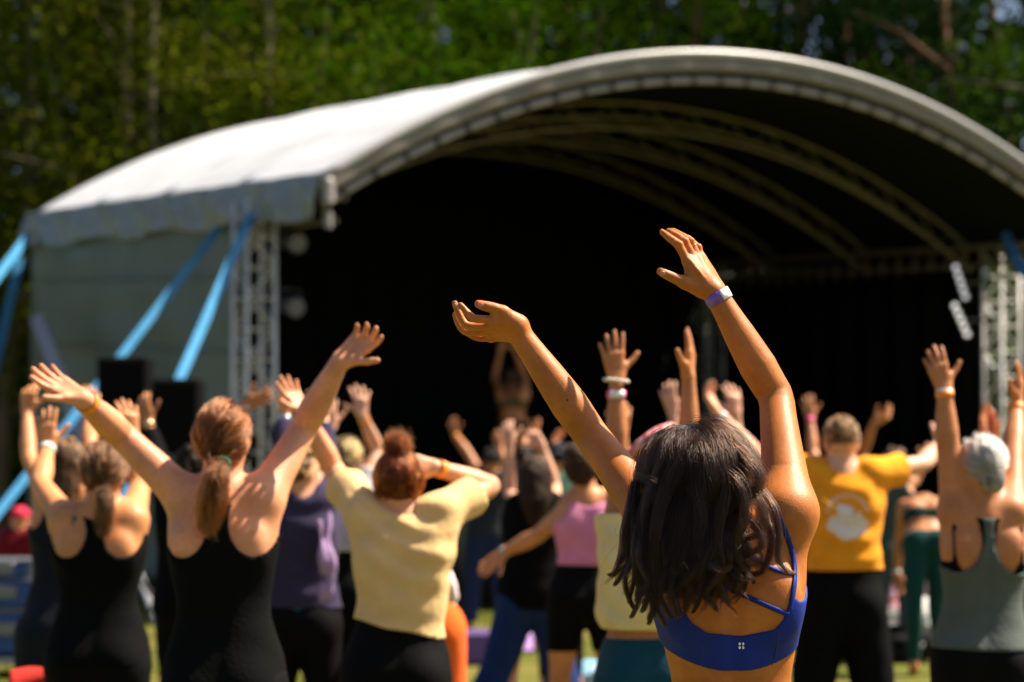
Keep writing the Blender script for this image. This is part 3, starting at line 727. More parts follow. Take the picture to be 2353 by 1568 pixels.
# eave beams inside
for f in (.35, WR - .45):
    mb = MB()
    for df, dz in ((-.1, 0), (.1, 0), (0, -.22)): mb.tube([st(f + df, .4, 4.02 + dz), st(f + df, 7.3, 4.22 + dz)], .03, 8)
    for i in range(22):
        s0 = .5 + i * .3; mb.tube([st(f - .1, s0, 4.02), st(f, s0 + .15, 3.8)], .012, 5); mb.tube([st(f + .1, s0 + .3, 4.03), st(f, s0 + .15, 3.8)], .012, 5)
    mb.build('eave_beam', m_alu_dim, stage, so_)
# left valance, sagging in swags
def valance(u, v):
    s = -.05 + u * (SR_ + .1); ph = s * 2 * math.pi / .95
    fold = math.sin(ph + 1.3 * math.sin(s * 1.7) + 2.6 * v) + .45 * math.sin(ph * 2.1 - 3.1 * v + 1)
    bulge = .03 + .055 * math.sin(min(v * 1.15, 1) * math.pi * .62) * (1 + .8 * fold)
    return st(-.02 - bulge, s, 4.20 + .033 * s - .42 * v - .035 * v * math.sin(ph * .5))
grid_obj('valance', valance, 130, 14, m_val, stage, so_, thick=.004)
# front corner sleeve and foot
mb = MB(); mb.box(st(.04, -.02, 4.02), (.10, .14, .26), [E1, E2, V3(0, 0, 1)], bev=.03); mb.tube([st(.04, -.04, 3.83), st(.04, -.04, 3.68)], .035, 10); mb.build('corner_bracket', m_pale, stage, so_)
# side wall with taut folds
def side(u, v):
    s = 1.75 + u * (SR_ - 1.8); z = .25 + v * 3.85
    d = .02 * math.sin(s * 3 + z * 1.4) + .03 * math.sin((s * 1.6 - z * 1.1) * 2.2) * v * (1 - v) * 3 + .015 * math.sin(z * 7.5) ** 8
    return st(.02 + d - .03, s, z)
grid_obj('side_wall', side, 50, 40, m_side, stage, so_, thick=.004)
for z in (1.75, 2.6, 3.35):
    MB().tube([st(-.045, 1.8 + q * .6, z + .03 * q) for q in range(10)], .012, 5).build('side_wall_seam', m_side, stage, so_)
for k, f in enumerate((.12, WR - .1)):
    grid_obj('inner_drape', lambda u, v, f=f, k=k: st(f + .05 * math.sin(u * 60) * (1 - .3 * v), 1.9 + u * 5.4, 1.0 + v * (3.0 + .05 * u)), 90, 4, m_black, stage, so_, thick=.006)
grid_obj('backdrop', lambda u, v: st(.1 + u * (WR - .2), 7.35 + .05 * math.sin(u * 110), 1.0 + v * (arch_z(.1 + u * (WR - .2), 7.3) - 1.35)), 160, 4, m_black, stage, so_, thick=.006)
MB().box(st(WR / 2, 4.1, .93), (WR - .1, 6.5, .12), [E1, E2, V3(0, 0, 1)]).build('deck', m_deck, stage, so_)
grid_obj('skirt', lambda u, v: st(u * WR, .84 + .03 * math.sin(u * 120), v * .87), 140, 3, m_black, stage, so_, thick=.006)
grid_obj('skirt', lambda u, v: st(.03 + .02 * math.sin(u * 90), .86 + u * 6.5, v * .87), 90, 3, m_black, stage, so_, thick=.006)
grid_obj('skirt', lambda u, v: st(WR - .03 + .02 * math.sin(u * 90), .86 + u * 6.5, v * .87), 90, 3, m_black, stage, so_, thick=.006)
# back of stage closed against the light
grid_obj('rear_cover', lambda u, v: st(u * WR, 7.48, .1 + v * (arch_z(u * WR, 7.4) - .2)), 30, 3, m_side, stage, so_, thick=.004)
grid_obj('side_cover', lambda u, v: st(WR - .01, 2.0 + u * 5.5, .1 + v * 4.0), 12, 3, m_side, stage, so_, thick=.004)

# blue ratchet straps
m_blue = mat('blue_webbing', (.05, .22, .42), .8, noise=.1, nscale=6, bump=.2, bscale=80, spec=.1)
def strap(a, b, wd, label, mt=m_blue):
    a, b = np.asarray(a), np.asarray(b); mid = (a + b) / 2; d = nrm(b - a); view = nrm(mid - V3(0, 0, CAMH)); side_ = nrm(np.cross(d, view) + E2 * .2)
    nn = np.cross(d, side_); t = .004; vs = []; fs = []
    for p in [a + (b - a) * k / 6 + V3(0, 0, -.03) * math.sin(math.pi * k / 6) for k in range(7)]:
        vs += [p - side_ * wd / 2 - nn * t, p + side_ * wd / 2 - nn * t, p + side_ * wd / 2 + nn * t, p - side_ * wd / 2 + nn * t]
    for k in range(6):
        for q in range(4): fs.append((k * 4 + q, k * 4 + (q + 1) % 4, k * 4 + 4 + (q + 1) % 4, k * 4 + 4 + q))
    o = MB().add(vs, fs).build('guy_strap', mt, None, b); tag(o, label, 'strap', 'blue straps anchoring the stage')
    r = MB().box(a + (b - a) * .93, (.10, .07, .06), [side_, nn, d], bev=.01).build('ratchet', m_dark, o, b)
    MB().tube([b + V3(0, 0, .12), b + V3(0, 0, -.05)], .02, 8).build('ground_stake', m_dark, o, b)
    return o
def gp(x, y0, y1, x0, d0):   # where a line through two photo points meets the ground at a chosen distance
    return None
def strap_px(p0, d0, p1, d1, wd, label):
    a, b = P(*p0, d0), P(*p1, d1); t = (a[2]) / (a[2] - b[2]); return strap(a, a + (b - a) * t, wd, label)
strap_px((578, 492), 23.3, (405, 880), 21.2, .088, 'bright blue strap from the tower top down behind the shorter speaker')
strap_px((522, 500), 24.2, (60, 1090), 21.5, .078, 'longest blue strap slanting across the grey side wall to the far bottom corner')
strap_px((66, 540), 28.4, (0, 625), 26.8, .10, 'blue strap leaving the rear roof corner of the stage')
strap_px((46, 590), 28.9, (4, 770), 28.6, .10, 'dark teal strap hanging steeply behind the rear roof corner')
strap_px((2308, 535), 28.2, (2360, 640), 27.4, .11, 'blue strap beside the truss tower nearest the trees')
# pale stay running down the side wall
a, b = P(83, 728, 27.6), P(195, 1010, 24.6)
o = MB().box((a + b) / 2, (.16, .03, np.linalg.norm(b - a)), [nrm(np.cross(b - a, V3(0, 1, 0))), nrm(np.cross(nrm(b - a), nrm(np.cross(b - a, V3(0, 1, 0))))), nrm(b - a)], bev=.008)
t = b[2] / (a[2] - b[2]); c = b + (b - a) * t; o.tube([b, c], .04, 8)
o = o.build('wall_brace', mat('pale_brace', (.25, .26, .28), .5), None, c); tag(o, 'pale grey slanting brace against the grey side wall', 'brace')

# stage lights
def spot(p, label, aim=(0.6, -1, -.2), group=None):
    r = empty('stage_light', p); tag(r, label, 'light', group); aim = nrm(aim); p = np.array(p)
    bd = MB().tube([p - aim * .16, p - aim * .10, p + aim * .10, p + aim * .16], [.05, .085, .09, .10], 14).build('lamp_body', mat('lamp_grey', (.06, .065, .07), .45), r, p, True)
    MB().tube([p + aim * .161, p + aim * .168], .088, 14).build('lens', mat('lens_glass', (.10, .11, .13), .15), bd, (0, 0, 0)).location = -p
    s_ = nrm(np.cross(aim, V3(0, 0, 1)))
    MB().tube([p - s_ * .12, p - s_ * .12 + V3(0, 0, .16), p + s_ * .12 + V3(0, 0, .16), p + s_ * .12], .012, 6).build('yoke', m_dark, r, p)
    MB().tube([p + V3(0, 0, .16), p - E1 * .28 + V3(0, 0, .16)], .018, 6).build('clamp', m_dark, r, p)
spot(P(668, 556, 23.7), 'upper grey stage lamp clamped beside the truss tower with blue straps', group='lamps on the strapped tower')
spot(P(664, 703, 23.7), 'lower grey stage lamp clamped beside the truss tower with blue straps', group='lamps on the strapped tower')
m_led = mat('led_lens', (.95, .93, 1.0), .3, emit=.25); m_led2 = mat('led_lens_warm', (1.0, .97, .90), .3, emit=.4)
def ledbar(p0, p1, d, n, label, ml):
    a, b = P(*p0, d), P(*p1, d); r = empty('led_bar', (a + b) / 2); tag(r, label, 'light', 'light bars on the tower by the trees'); c = (a + b) / 2; u = nrm(b - a); fr = nrm(V3(-.25, -1, -.1)); s_ = np.cross(u, fr)
    hs = MB().box(c + fr * -.06, (.09, .09, np.linalg.norm(b - a) + .1), [s_, np.cross(u, s_), u], bev=.012).build('housing', m_dark, r, c)
    for k in range(n):
        q = a + (b - a) * k / (n - 1)
        MB().tube([q - fr * .02, q, q + fr * .008], [.031, .031, .024], 12).build('lens', ml, r, c, True)
    MB().tube([c - fr * .08, c - fr * .08 + E1 * .4], .02, 6).build('clamp', m_dark, r, c)
ledbar((2196, 615), (2218, 682), 28.0, 5, 'upper slanted light bar with a row of lilac white lamps', m_led)
ledbar((2194, 703), (2222, 768), 28.0, 5, 'lower slanted light bar with a row of bright warm white lamps', m_led2)

# loudspeakers on stands
def speaker(x0, x1, ytop, ybot, d, label):
    a, b = P(x0, ytop, d), P(x1, ybot, d); wd = b[0] - a[0]; ht = a[2] - b[2]; cx = (a[0] + b[0]) / 2; base = V3(cx, d, 0)
    r = empty('loudspeaker', base); tag(r, label, 'speaker', 'black loudspeakers beside the stage'); m = mat('speaker_black', (.003, .003, .0033), .8, bump=.3, bscale=90, spec=.05)
    MB().box((cx, d, b[2] + ht / 2), (wd, .42, ht), bev=.02).build('cabinet', m, r, base)
    MB().box((cx, d - .216, b[2] + ht * .5), (wd * .9, .012, ht * .92), bev=.004).build('grille', mat('grille', (.004, .004, .004), .8, spec=.05, bump=.5, bscale=220), r, base)
    for z in (.3, .72): MB().tube([(cx - wd / 2 - .012, d - .08, b[2] + ht * z), (cx - wd / 2 - .03, d, b[2] + ht * z), (cx - wd / 2 - .012, d + .08, b[2] + ht * z)], .012, 6).build('handle', m_dark, r, base)
    MB().tube([(cx, d, .35), (cx, d, b[2])], .035, 10).build('pole', m_dark, r, base)
    for k in range(3):
        t = 2.1 * k + .4; MB().tube([(cx, d, .75), (cx + .5 * math.cos(t), d + .5 * math.sin(t), .02)], .018, 8).build('leg', m_dark, r, base)
speaker(233, 346, 822, 1050, 20.2, 'taller black loudspeaker nearer the stage wall corner, on a pole stand')
speaker(357, 464, 872, 1046, 19.6, 'lower black loudspeaker next to the truss tower, on a pole stand')

# ------------------------------------------------------------------ woodland
def leaf_mesh(name, kind, seed, H=15.0, R=3.0, nclump=110, per=34, size=.2, z0=.18):
    rg = np.random.default_rng(seed); cs = []
    while len(cs) < nclump:
        z = rg.uniform(z0, 1); 
        if kind == 'pine': rr = R * (1.02 - z) ** .8 * math.sqrt(rg.uniform(.1, 1)) + .15
        else: rr = R * math.sqrt(max(0, 1 - ((z - .58) / .45) ** 2)) * math.sqrt(rg.uniform(.12, 1)) + .2
        a = rg.uniform(0, 6.28); cs.append((rr * math.cos(a), rr * math.sin(a), z * H))
    cs = np.array(cs); sg = np.array([.55, .55, .36]) if kind != 'pine' else np.array([.6, .6, .18])
    p = np.repeat(cs, per, 0) + rg.normal(size=(nclump * per, 3)) * sg * rg.uniform(.6, 1.3, (nclump, 1)).repeat(per, 0); n = len(p)
    a = rg.normal(size=(n, 3)); a /= np.linalg.norm(a, axis=1, keepdims=True); b = np.cross(a, rg.normal(size=(n, 3))); b /= np.linalg.norm(b, axis=1, keepdims=True)
    s = rg.uniform(.6, 1.2, (n, 1)) * size
    v = np.stack([p - a * s, p + b * s * .45, p + a * s, p - b * s * .45], 1).reshape(-1, 3)
    return cs, v, np.arange(n * 4).reshape(n, 4)
def trunk_mb(H, r, seed, cs, limbs=16):
    rg = np.random.default_rng(seed); mb = MB(); wob = lambda z: V3(.25 * math.sin(z * .35 + seed), .2 * math.sin(z * .5 + 2 * seed), z)
    mb.tube([wob(z) - wob(0) for z in np.linspace(0, H * .93, 9)], list(np.linspace(r, r * .16, 9)), 8)
    for c in cs[rg.choice(len(cs), limbs, replace=False)]:
        z = max(1.0, c[2] - rg.uniform(.4, 1.2)); a = wob(z) - wob(0); mb.tube([a, a + (c - a) * .5 + V3(0, 0, .15), c], [r * .3, r * .2, r * .06], 5)
    return mb
def leaf_material(name, c, c2, tr=.35):
    return mat(name, c, .85, noise=.2, nscale=.55, color2=c2, trans=tr, spec=.03)
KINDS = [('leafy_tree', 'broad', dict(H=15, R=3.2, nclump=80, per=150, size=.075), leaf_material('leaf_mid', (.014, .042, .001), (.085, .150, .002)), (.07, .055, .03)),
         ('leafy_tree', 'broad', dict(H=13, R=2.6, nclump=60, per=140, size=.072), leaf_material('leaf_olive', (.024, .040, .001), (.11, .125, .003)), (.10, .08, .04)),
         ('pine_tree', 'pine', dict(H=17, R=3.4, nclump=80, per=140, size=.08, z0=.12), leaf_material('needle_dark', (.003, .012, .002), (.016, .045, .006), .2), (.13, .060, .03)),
         ('leafy_tree', 'broad', dict(H=16, R=3.0, nclump=72, per=150, size=.08), leaf_material('leaf_bright', (.022, .068, .001), (.115, .19, .002), .5), (.09, .07, .045))]
PROTO = []
for i, (nm, kd, kw, lm, bc) in enumerate(KINDS):
    for var in range(2):
        cs, v, f = leaf_mesh(nm, kd, 20 + i * 5 + var, **kw)
        me1 = trunk_mb(kw['H'], .17 if kd != 'pine' else .2, i + 3 * var + 1, cs)
        bark = mat('bark_%d' % i, bc, .9, noise=.3, nscale=6, bump=.6, bscale=12, stretch=(1, 1, .25))
        a = mesh_obj('trunk', me1.v, me1.f, bark); b = mesh_obj('crown', v, f, lm, smooth=False)
        PROTO.append((nm, a.data, b.data)); bpy.data.objects.remove(a); bpy.data.objects.remove(b)
WORDS = ['mid green leafy tree', 'olive green thin leafy tree', 'dark needled pine', 'bright green leafy tree']
def tree(x, y, kind, var, sc, rot, label):
    nm, t, c = PROTO[kind * 2 + var]; r = empty(nm, (x, y, 0)); r.scale = (sc, sc, sc); r.rotation_euler = (0, 0, rot); tag(r, label, 'tree', 'trees of the wood behind the stage')
    for q, m in (('trunk', t), ('crown', c)): link(bpy.data.objects.new(q, m), r)
# (photo column, distance, kind, scale): each tree keeps its own place in the wood
TREES = [(-40, 34, 1, 1.0), (60, 39, 1, 1.1), (150, 36, 1, .95), (255, 42, 0, 1.0), (330, 37, 1, 1.05), (430, 44, 1, 1.0), (520, 38, 3, .9), (610, 35, 1, .9),
         (700, 43, 3, 1.0), (800, 37, 3, .9), (890, 41, 3, .95), (985, 38, 3, .85), (1080, 45, 0, 1.05), (1180, 39, 0, .95), (1290, 42, 2, 1.0), (1400, 40, 0, .9),
         (1500, 46, 2, 1.0), (1610, 41, 2, .9), (1720, 44, 2, 1.05), (1840, 42, 2, .9), (1960, 47, 2, 1.0), (2070, 43, 2, .95), (2170, 39, 2, .9), (2290, 44, 2, 1.0),
         (2390, 38, 0, .9), (2480, 42, 2, 1.0), (-160, 40, 0, 1.0), (1340, 49, 0, 1.1), (640, 50, 0, 1.1), (180, 51, 0, 1.1), (1800, 52, 2, 1.1), (2200, 53, 2, 1.1), (960, 52, 0, 1.1), (390, 54, 1, 1.2), (20, 54, 0, 1.1), (1560, 55, 0, 1.1), (10, 32.5, 1, .8), (110, 33.5, 1, .85), (215, 33, 1, .9), (300, 34, 1, .8), (385, 33, 1, .85), (470, 34.5, 1, .9), (560, 35.5, 3, .8), (650, 37, 1, .9), (750, 36, 3, .85), (860, 38, 3, .8), (1130, 41, 3, .9), (1240, 44, 3, .9)]
order = sorted(range(len(TREES)), key=lambda i: TREES[i][0])
ORD = ['first', 'second', 'third', 'fourth', 'fifth', 'sixth', 'seventh', 'eighth', 'ninth', 'tenth', 'eleventh', 'twelfth', 'thirteenth', 'fourteenth', 'fifteenth', 'sixteenth', 'seventeenth', 'eighteenth', 'nineteenth', 'twentieth']
cnt = {}
for rank, i in enumerate(order):
    px, d, kd, sc = TREES[i]; x = P(px, 900, d)[0]; cnt[kd] = cnt.get(kd, 0) + 1
    tree(x, d, kd, i % 2, sc, (i * 2.4) % 6.28, '%s behind the stage, %s of its kind counting from the left' % (WORDS[kd], ORD[cnt[kd] - 1]))
# undergrowth that closes the view between the trunks
def under():
    rg = np.random.default_rng(9); n = 26000; x = rg.uniform(-19, 19, n); y = rg.uniform(34, 58, n); z = rg.gamma(2.0, 1.0, n) * (.6 + .5 * np.sin(x * .7 + 1.3)) + .05
    p = np.stack([x, y, np.clip(z, 0, 7)], 1); a = rg.normal(size=(n, 3)); a /= np.linalg.norm(a, axis=1, keepdims=True); b = np.cross(a, rg.normal(size=(n, 3))); b /= np.linalg.norm(b, axis=1, keepdims=True)
    s = rg.uniform(.12, .26, (n, 1)); return np.stack([p - a * s, p + b * s * .5, p + a * s, p - b * s * .5], 1).reshape(-1, 3), np.arange(n * 4).reshape(n, 4)
def far_wood():
    rg = np.random.default_rng(12); n = 66000; x = rg.uniform(-48, 46, n); y = rg.uniform(57, 66, n); z = rg.uniform(0, 19, n)
    keep = sines(x, 0 * x, z, .75, 7, 31) + .35 * rg.normal(size=n) < 2.7; 
    for px, py, rr in ((1825, 55, .62), (1872, 90, .45), (2062, 70, .5), (2300, 12, .6), (1560, 20, .35), (95, 45, .5), (40, 215, .45), (130, 130, .4), (700, 60, .3), (1010, 95, .3), (860, 130, .3), (2130, 210, .35)):
        gx, gz = (px - DW / 2) / FX * 61, CAMH + (HZ - py) / FX * 61
        keep &= ((x - gx * y / 61) ** 2 + (z - CAMH - (gz - CAMH) * y / 61) ** 2 > (rr * (1 + .35 * np.sin(5 * np.arctan2(z - gz, x - gx)))) ** 2)
    x, y, z = x[keep], y[keep], z[keep]; n = len(x)
    p = np.stack([x, y, z], 1); a = rg.normal(size=(n, 3)); a /= np.linalg.norm(a, axis=1, keepdims=True); b = np.cross(a, rg.normal(size=(n, 3))); b /= np.linalg.norm(b, axis=1, keepdims=True)
    s = rg.uniform(.25, .5, (n, 1)); return np.stack([p - a * s, p + b * s * .5, p + a * s, p - b * s * .5], 1).reshape(-1, 3), np.arange(n * 4).reshape(n, 4)
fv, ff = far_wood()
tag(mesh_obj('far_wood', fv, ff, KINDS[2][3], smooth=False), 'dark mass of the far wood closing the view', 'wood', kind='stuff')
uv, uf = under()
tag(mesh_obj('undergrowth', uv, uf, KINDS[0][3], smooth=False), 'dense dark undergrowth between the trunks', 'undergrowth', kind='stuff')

# ------------------------------------------------------------------ the woman in front
def fingers_px(spec, D):
    return [P(x, y, D + dd) for x, y, dd in spec]
def handR(wv):
    d = wv[1]; F = lambda l: [P(x, y, d + q) for x, y, q in l]
    out = []
    mcp = F([(1579, 600, -.012), (1594, 597, .004), (1605, 595, .022), (1612, 592, .040)])
    for i, m in enumerate(mcp):
        st_ = P(1638 - i * -3, 668 - i * 1.5, d - .006 + i * .007)
        out.append(Chain([st_, (st_ + m) / 2, m], [.0155, .0145, .0122 - .0006 * i], k=.012))
    th = F([(1612, 664, -.006), (1574, 650, -.020), (1542, 636, -.026), (1518, 624, -.030)])
    out.append(Chain([P(1630, 664, d), th[0], th[1]], [.019, .020, .0135], k=.016))
    out.append(Chain([P(1612, 640, d + .004), P(1590, 625, d - .006)], [.018, .012], k=.02))
    fs = [[(1579, 600, -.012), (1559, 564, -.014), (1537, 546, -.006), (1521, 533, .004)],
          [(1594, 597, .004), (1573, 557, .002), (1553, 541, .012), (1536, 531, .024)],
          [(1605, 595, .022), (1586, 557, .022), (1564, 541, .032), (1545, 530, .044)],
          [(1612, 592, .040), (1603, 571, .042), (1592, 557, .048), (1581, 545, .056)]]
    for i, f in enumerate(fs):
        r = (.0090, .0092, .0087, .0076)[i]; out.append(Chain(F(f), [r * 1.08, r * 1.06, r * .93, r * .74], k=.005, dense=9))
    out.append(Chain(th[1:], [.0125, .0112, .0092], k=.008, dense=6))
    for i, m in enumerate(mcp):          # tendons and knuckles on the back of the hand
        st_ = P(1632 + i * 2, 662 - i * 2, d - .018 + i * .007); out.append(Chain([st_, (st_ + m) / 2 + V3(.002, -.012, .002), m + V3(.003, -.0085, .001)], [.0030, .0036, .0046], k=.005, dense=6))
    for f in fs:
        p = P(f[1][0], f[1][1], d + f[1][2]); out.append(Ell(p + V3(.003, -.004, .003), (.0072, .0068, .0072), k=.004))
    return out
def handL(wv):
    d = wv[1]; F = lambda l: [P(x, y, d + q) for x, y, q in l]; out = []
    mcp = F([(1136, 736, -.024), (1128, 749, -.008), (1122, 762, .010), (1128, 773, .028)])
    for i, m in enumerate(mcp):
        st_ = P(1186 - i * 1, 752 + i * 5, d - .008 + i * .006)
        out.append(Chain([st_, (st_ + m) / 2, m], [.0165, .0150, .0125 - .0006 * i], k=.012))
    out.append(Chain(F([(1190, 746, -.004), (1176, 735, -.014), (1156, 718, -.026)]), [.021, .0185, .0135], k=.018))
    out.append(Chain(F([(1156, 718, -.026), (1136, 709, -.032), (1116, 704, -.036), (1099, 699, -.038)]), [.0130, .0120, .0112, .0088], k=.008, dense=7))
    fs = [[(1136, 736, -.024), (1110, 734, -.030), (1087, 732, -.032), (1071, 716, -.030), (1058, 701, -.028)],
          [(1128, 749, -.008), (1098, 751, -.010), (1071, 748, -.009), (1056, 724, -.006), (1045, 697, -.004)],
          [(1122, 762, .010), (1092, 764, .010), (1068, 762, .013), (1052, 742, .018), (1046, 722, .022)],
          [(1128, 773, .028), (1110, 778, .029), (1090, 775, .032), (1071, 765, .038)]]
    for i, f in enumerate(fs):
        out.append(Ell(mcp[i] + V3(0, -.006, -.006), (.0105, .009, .009), k=.005))
        r = (.0092, .0094, .0089, .0080)[i]; q = F(f); out.append(Chain(q, np.interp(np.linspace(0, 1, len(q)), [0, .5, 1], [r * 1.02, r * .95, r * .72]), k=.003, dense=9))
    return out
DA = 4.95
FEM_A = [(0, .085, .085), (.08, .155, .112), (.16, .170, .120), (.25, .164, .110), (.34, .142, .094), (.44, .124, .084), (.55, .120, .086),
         (.66, .128, .092), (.76, .140, .095), (.85, .138, .086), (.92, .105, .070), (.97, .07, .058), (1, .052, .05)]
A_ = make_body(DA, 1.67, 1688, (1668, 1205), (1603, 1102), (1512, 1205), (1812, 1172),
     {'L': dict(e=(1360, 1003, .16), w=(1188, 760), se=1, sw=-1, prims=handL), 'R': dict(e=(1783, 913), w=(1645, 676), se=1, sw=-1, prims=handR)},
     vox=.0042, headtilt=(-.18, -.42, .9), head_d=-.035, neck_d=0, pel_d=.03, bend=(0, -.012, 0), armr=1.04, groove=.007, prof=FEM_A)
m_skinA = skin('tan', (.44, .142, .025))
oA = body_mesh(A_, m_skinA, fine=True)
tag(oA, 'woman in focus in a strappy blue sports bra, dark wavy hair, both arms raised', 'person')
# sports bra
bx = [P(x, 1400, DA - .1)[0] for x in (1500, 1549, 1575, 1590, 1625, 1704, 1780, 1800, 1812, 1822, 1829, 1838, 1850, 1900)]
bz = [P(1700, y, DA - .1)[2] for y in (1385, 1390, 1410, 1432, 1456, 1463, 1448, 1425, 1392, 1372, 1374, 1384, 1384, 1384)]
def bra_top(X, Y, Z):
    h, x, y = A_.T.co(X, Y, Z)
    zt = np.interp(X + 0 * Y + 0 * Z, bx, bz); w = np.clip((.03 - y) / .09, 0, 1); zt = zt * (1 - w) + (bz[0] + .09) * w
    return (Z - zt) * .8
zb = P(1690, 1527, DA - .1)[2]
def bra_low(X, Y, Z):
    h, x, y = A_.T.co(X, Y, Z); return (zb + .030 * (x / .13) ** 2 + .018 * np.clip(-y / .1, -1, 1)) - Z
m_bra = mat('bra_blue', (.0016, .017, .20), .6, noise=.08, nscale=18, bump=.12, bscale=300, spec=.25)
bra = sdf_mesh('sports_bra', A_.tor + A_.lat, .0036, m_bra, oA, A_.base, infl=.0045, cuts=[bra_top, bra_low],
               disp=lambda X, Y, Z: .0006 * sines(X, Y, Z, 60, 4, 3), clip=(V3(-5, 0, zb - .06), V3(5, 9, zb + .26)))
skinprims = A_.tor + A_.lat + A_.armp
def ribbon(name, pxs, wd, material, parent, prims=skinprims, off=.0015, th=.0028):
    pxs = np.array(pxs, float); t = np.linspace(0, len(pxs) - 1, 22); pxs = np.stack([np.interp(t, np.arange(len(pxs)), pxs[:, i]) for i in (0, 1)], 1)
    for _ in range(2): pxs[1:-1] = (pxs[:-2] + 2 * pxs[1:-1] + pxs[2:]) / 4
    c = trace(pxs, prims, DA, off); e = .002
    g = np.stack([ev_points(prims, c + np.eye(3)[i] * e) - ev_points(prims, c - np.eye(3)[i] * e) for i in range(3)], 1); g /= np.linalg.norm(g, axis=1, keepdims=True)
    tg = np.gradient(c, axis=0); tg /= np.linalg.norm(tg, axis=1, keepdims=True); sd_ = np.cross(tg, g); vs = []; n = len(c)
    for i in range(n):
        for a, b in ((-1, 0), (-.8, th), (.8, th), (1, 0)): vs.append(c[i] + sd_[i] * a * wd / 2 + g[i] * b)
    fs = [(i * 4 + q, i * 4 + (q + 1) % 4, i * 4 + 4 + (q + 1) % 4, i * 4 + 4 + q) for i in range(n - 1) for q in range(4)]
    return MB().add(vs, fs).build(name, material, parent, A_.base, True)
ribbon('strap', [(1762, 1140), (1782, 1175), (1802, 1215), (1822, 1268), (1828, 1321), (1823, 1362), (1816, 1400)], .011, m_bra, bra)
ribbon('strap', [(1829, 1320), (1800, 1315), (1772, 1306), (1719, 1277), (1660, 1245), (1610, 1215)], .0105, m_bra, bra)
ribbon('strap', [(1812, 1412), (1780, 1400), (1752, 1387), (1686, 1358), (1630, 1330), (1575, 1300)], .0105, m_bra, bra)
ribbon('strap', [(1560, 1405), (1548, 1350), (1545, 1290), (1560, 1230)], .011, m_bra, bra)
ribbon('seam', [(1789, 1450), (1787, 1475), (1783, 1500), (1780, 1512)], .003, mat('bra_seam', (.004, .015, .16), .7), bra, prims=skinprims, off=.0046, th=.001)
ribbon('seam', [(1608, 1455), (1612, 1480), (1616, 1512)], .003, MATS['bra_seam'], bra, off=.0046, th=.001)
# small four-part emblem on the band
mw = mat('emblem_white', (.82, .83, .86), .3)
for dx, dy in ((-4.2, -4), (3.4, -4), (-4.2, 4.6), (3.4, 4.6)):
    ring_ = [(1704 + dx + 2.9 * math.cos(a) * (1 if (dx < 0 or abs(math.cos(a)) < 2) else 1), 1484 + dy + 3.4 * math.sin(a)) for a in np.linspace(0, 2 * math.pi, 12, endpoint=False)]
    if dx > 0: ring_ = [(max(x, 1704 + dx - 1.6), y) for x, y in ring_]
    c = trace(np.array(ring_ + [(1704 + dx, 1484 + dy)]), skinprims, DA, .0058)
    v = list(c) + [p + V3(0, .002, 0) for p in c[:12]]
    MB().add(v, [(i, (i + 1) % 12, 12) for i in range(12)] + [(i, 13 + i, 13 + (i + 1) % 12, (i + 1) % 12) for i in range(12)]).build('emblem', mw, bra, A_.base)
g_legs(A_, 'leggings', cloth('navy_leggings', (.012, .016, .04)), waist=.22)
# wristband, ring, nails
Sx, e_, wv_ = A_.arm['R']
band(A_, 'R', .965, mat('purple_band', (.16, .07, .40), .35, noise=.1, nscale=40, coat=.3), width=.024, r=.0245, gap=.0022, thick=.0012, patch=(mat('white_clasp', (.85, .85, .88), .25), 2.75, 1.25, .023))
def finger_ring(side, idx, seg, frac, material):
    ch = A_.hands[side][idx]; i = int(seg); c = ch.p[i]; d = nrm(ch.p[i + 1] - ch.p[i - 1]); r = ch.r[i] + .0008
    a = nrm(np.cross(d, V3(0, 1, .2))); b = np.cross(d, a)
    MB().tube([c + r * (a * math.cos(t) + b * math.sin(t)) for t in np.linspace(0, 2 * math.pi, 20)], .0013, 6, cap=False).build('finger_ring', material, oA, A_.base, True)
finger_ring('R', 8, 2, 0, mat('gold', (.75, .50, .18), .2, metal=1.0))
def nail(px, py, d, ux, uy, w_, l_):
    c = trace(np.array([(px, py)]), A_.hands['R' if px > 1400 else 'L'], d, .0)[0]; u = nrm(P(px + ux, py + uy, d) - P(px, py, d)); view = nrm(V3(0, 0, CAMH) - c)
    s_ = nrm(np.cross(u, view)); n_ = np.cross(s_, u); n_ = n_ if n_ @ view > 0 else -n_
    sdf_mesh('nail', [Ell(c - n_ * .0004, (l_, w_, .0016), np.array([u, s_, n_]), k=.001)], .0009, mat('nail', (.47, .21, .14), .25, coat=.2), oA, A_.base)
nail(1522, 628, A_.arm['R'][2][1] - .03, -10, -4, .0052, .0070)
nail(1104, 701, A_.arm['L'][2][1] - .038, -10, -2, .0052, .0072)
nail(1053, 706, A_.arm['L'][2][1] - .02, -4, -10, .0038, .0058)
nail(1046, 702, A_.arm['L'][2][1] - .01, -3, -10, .0034, .0055)
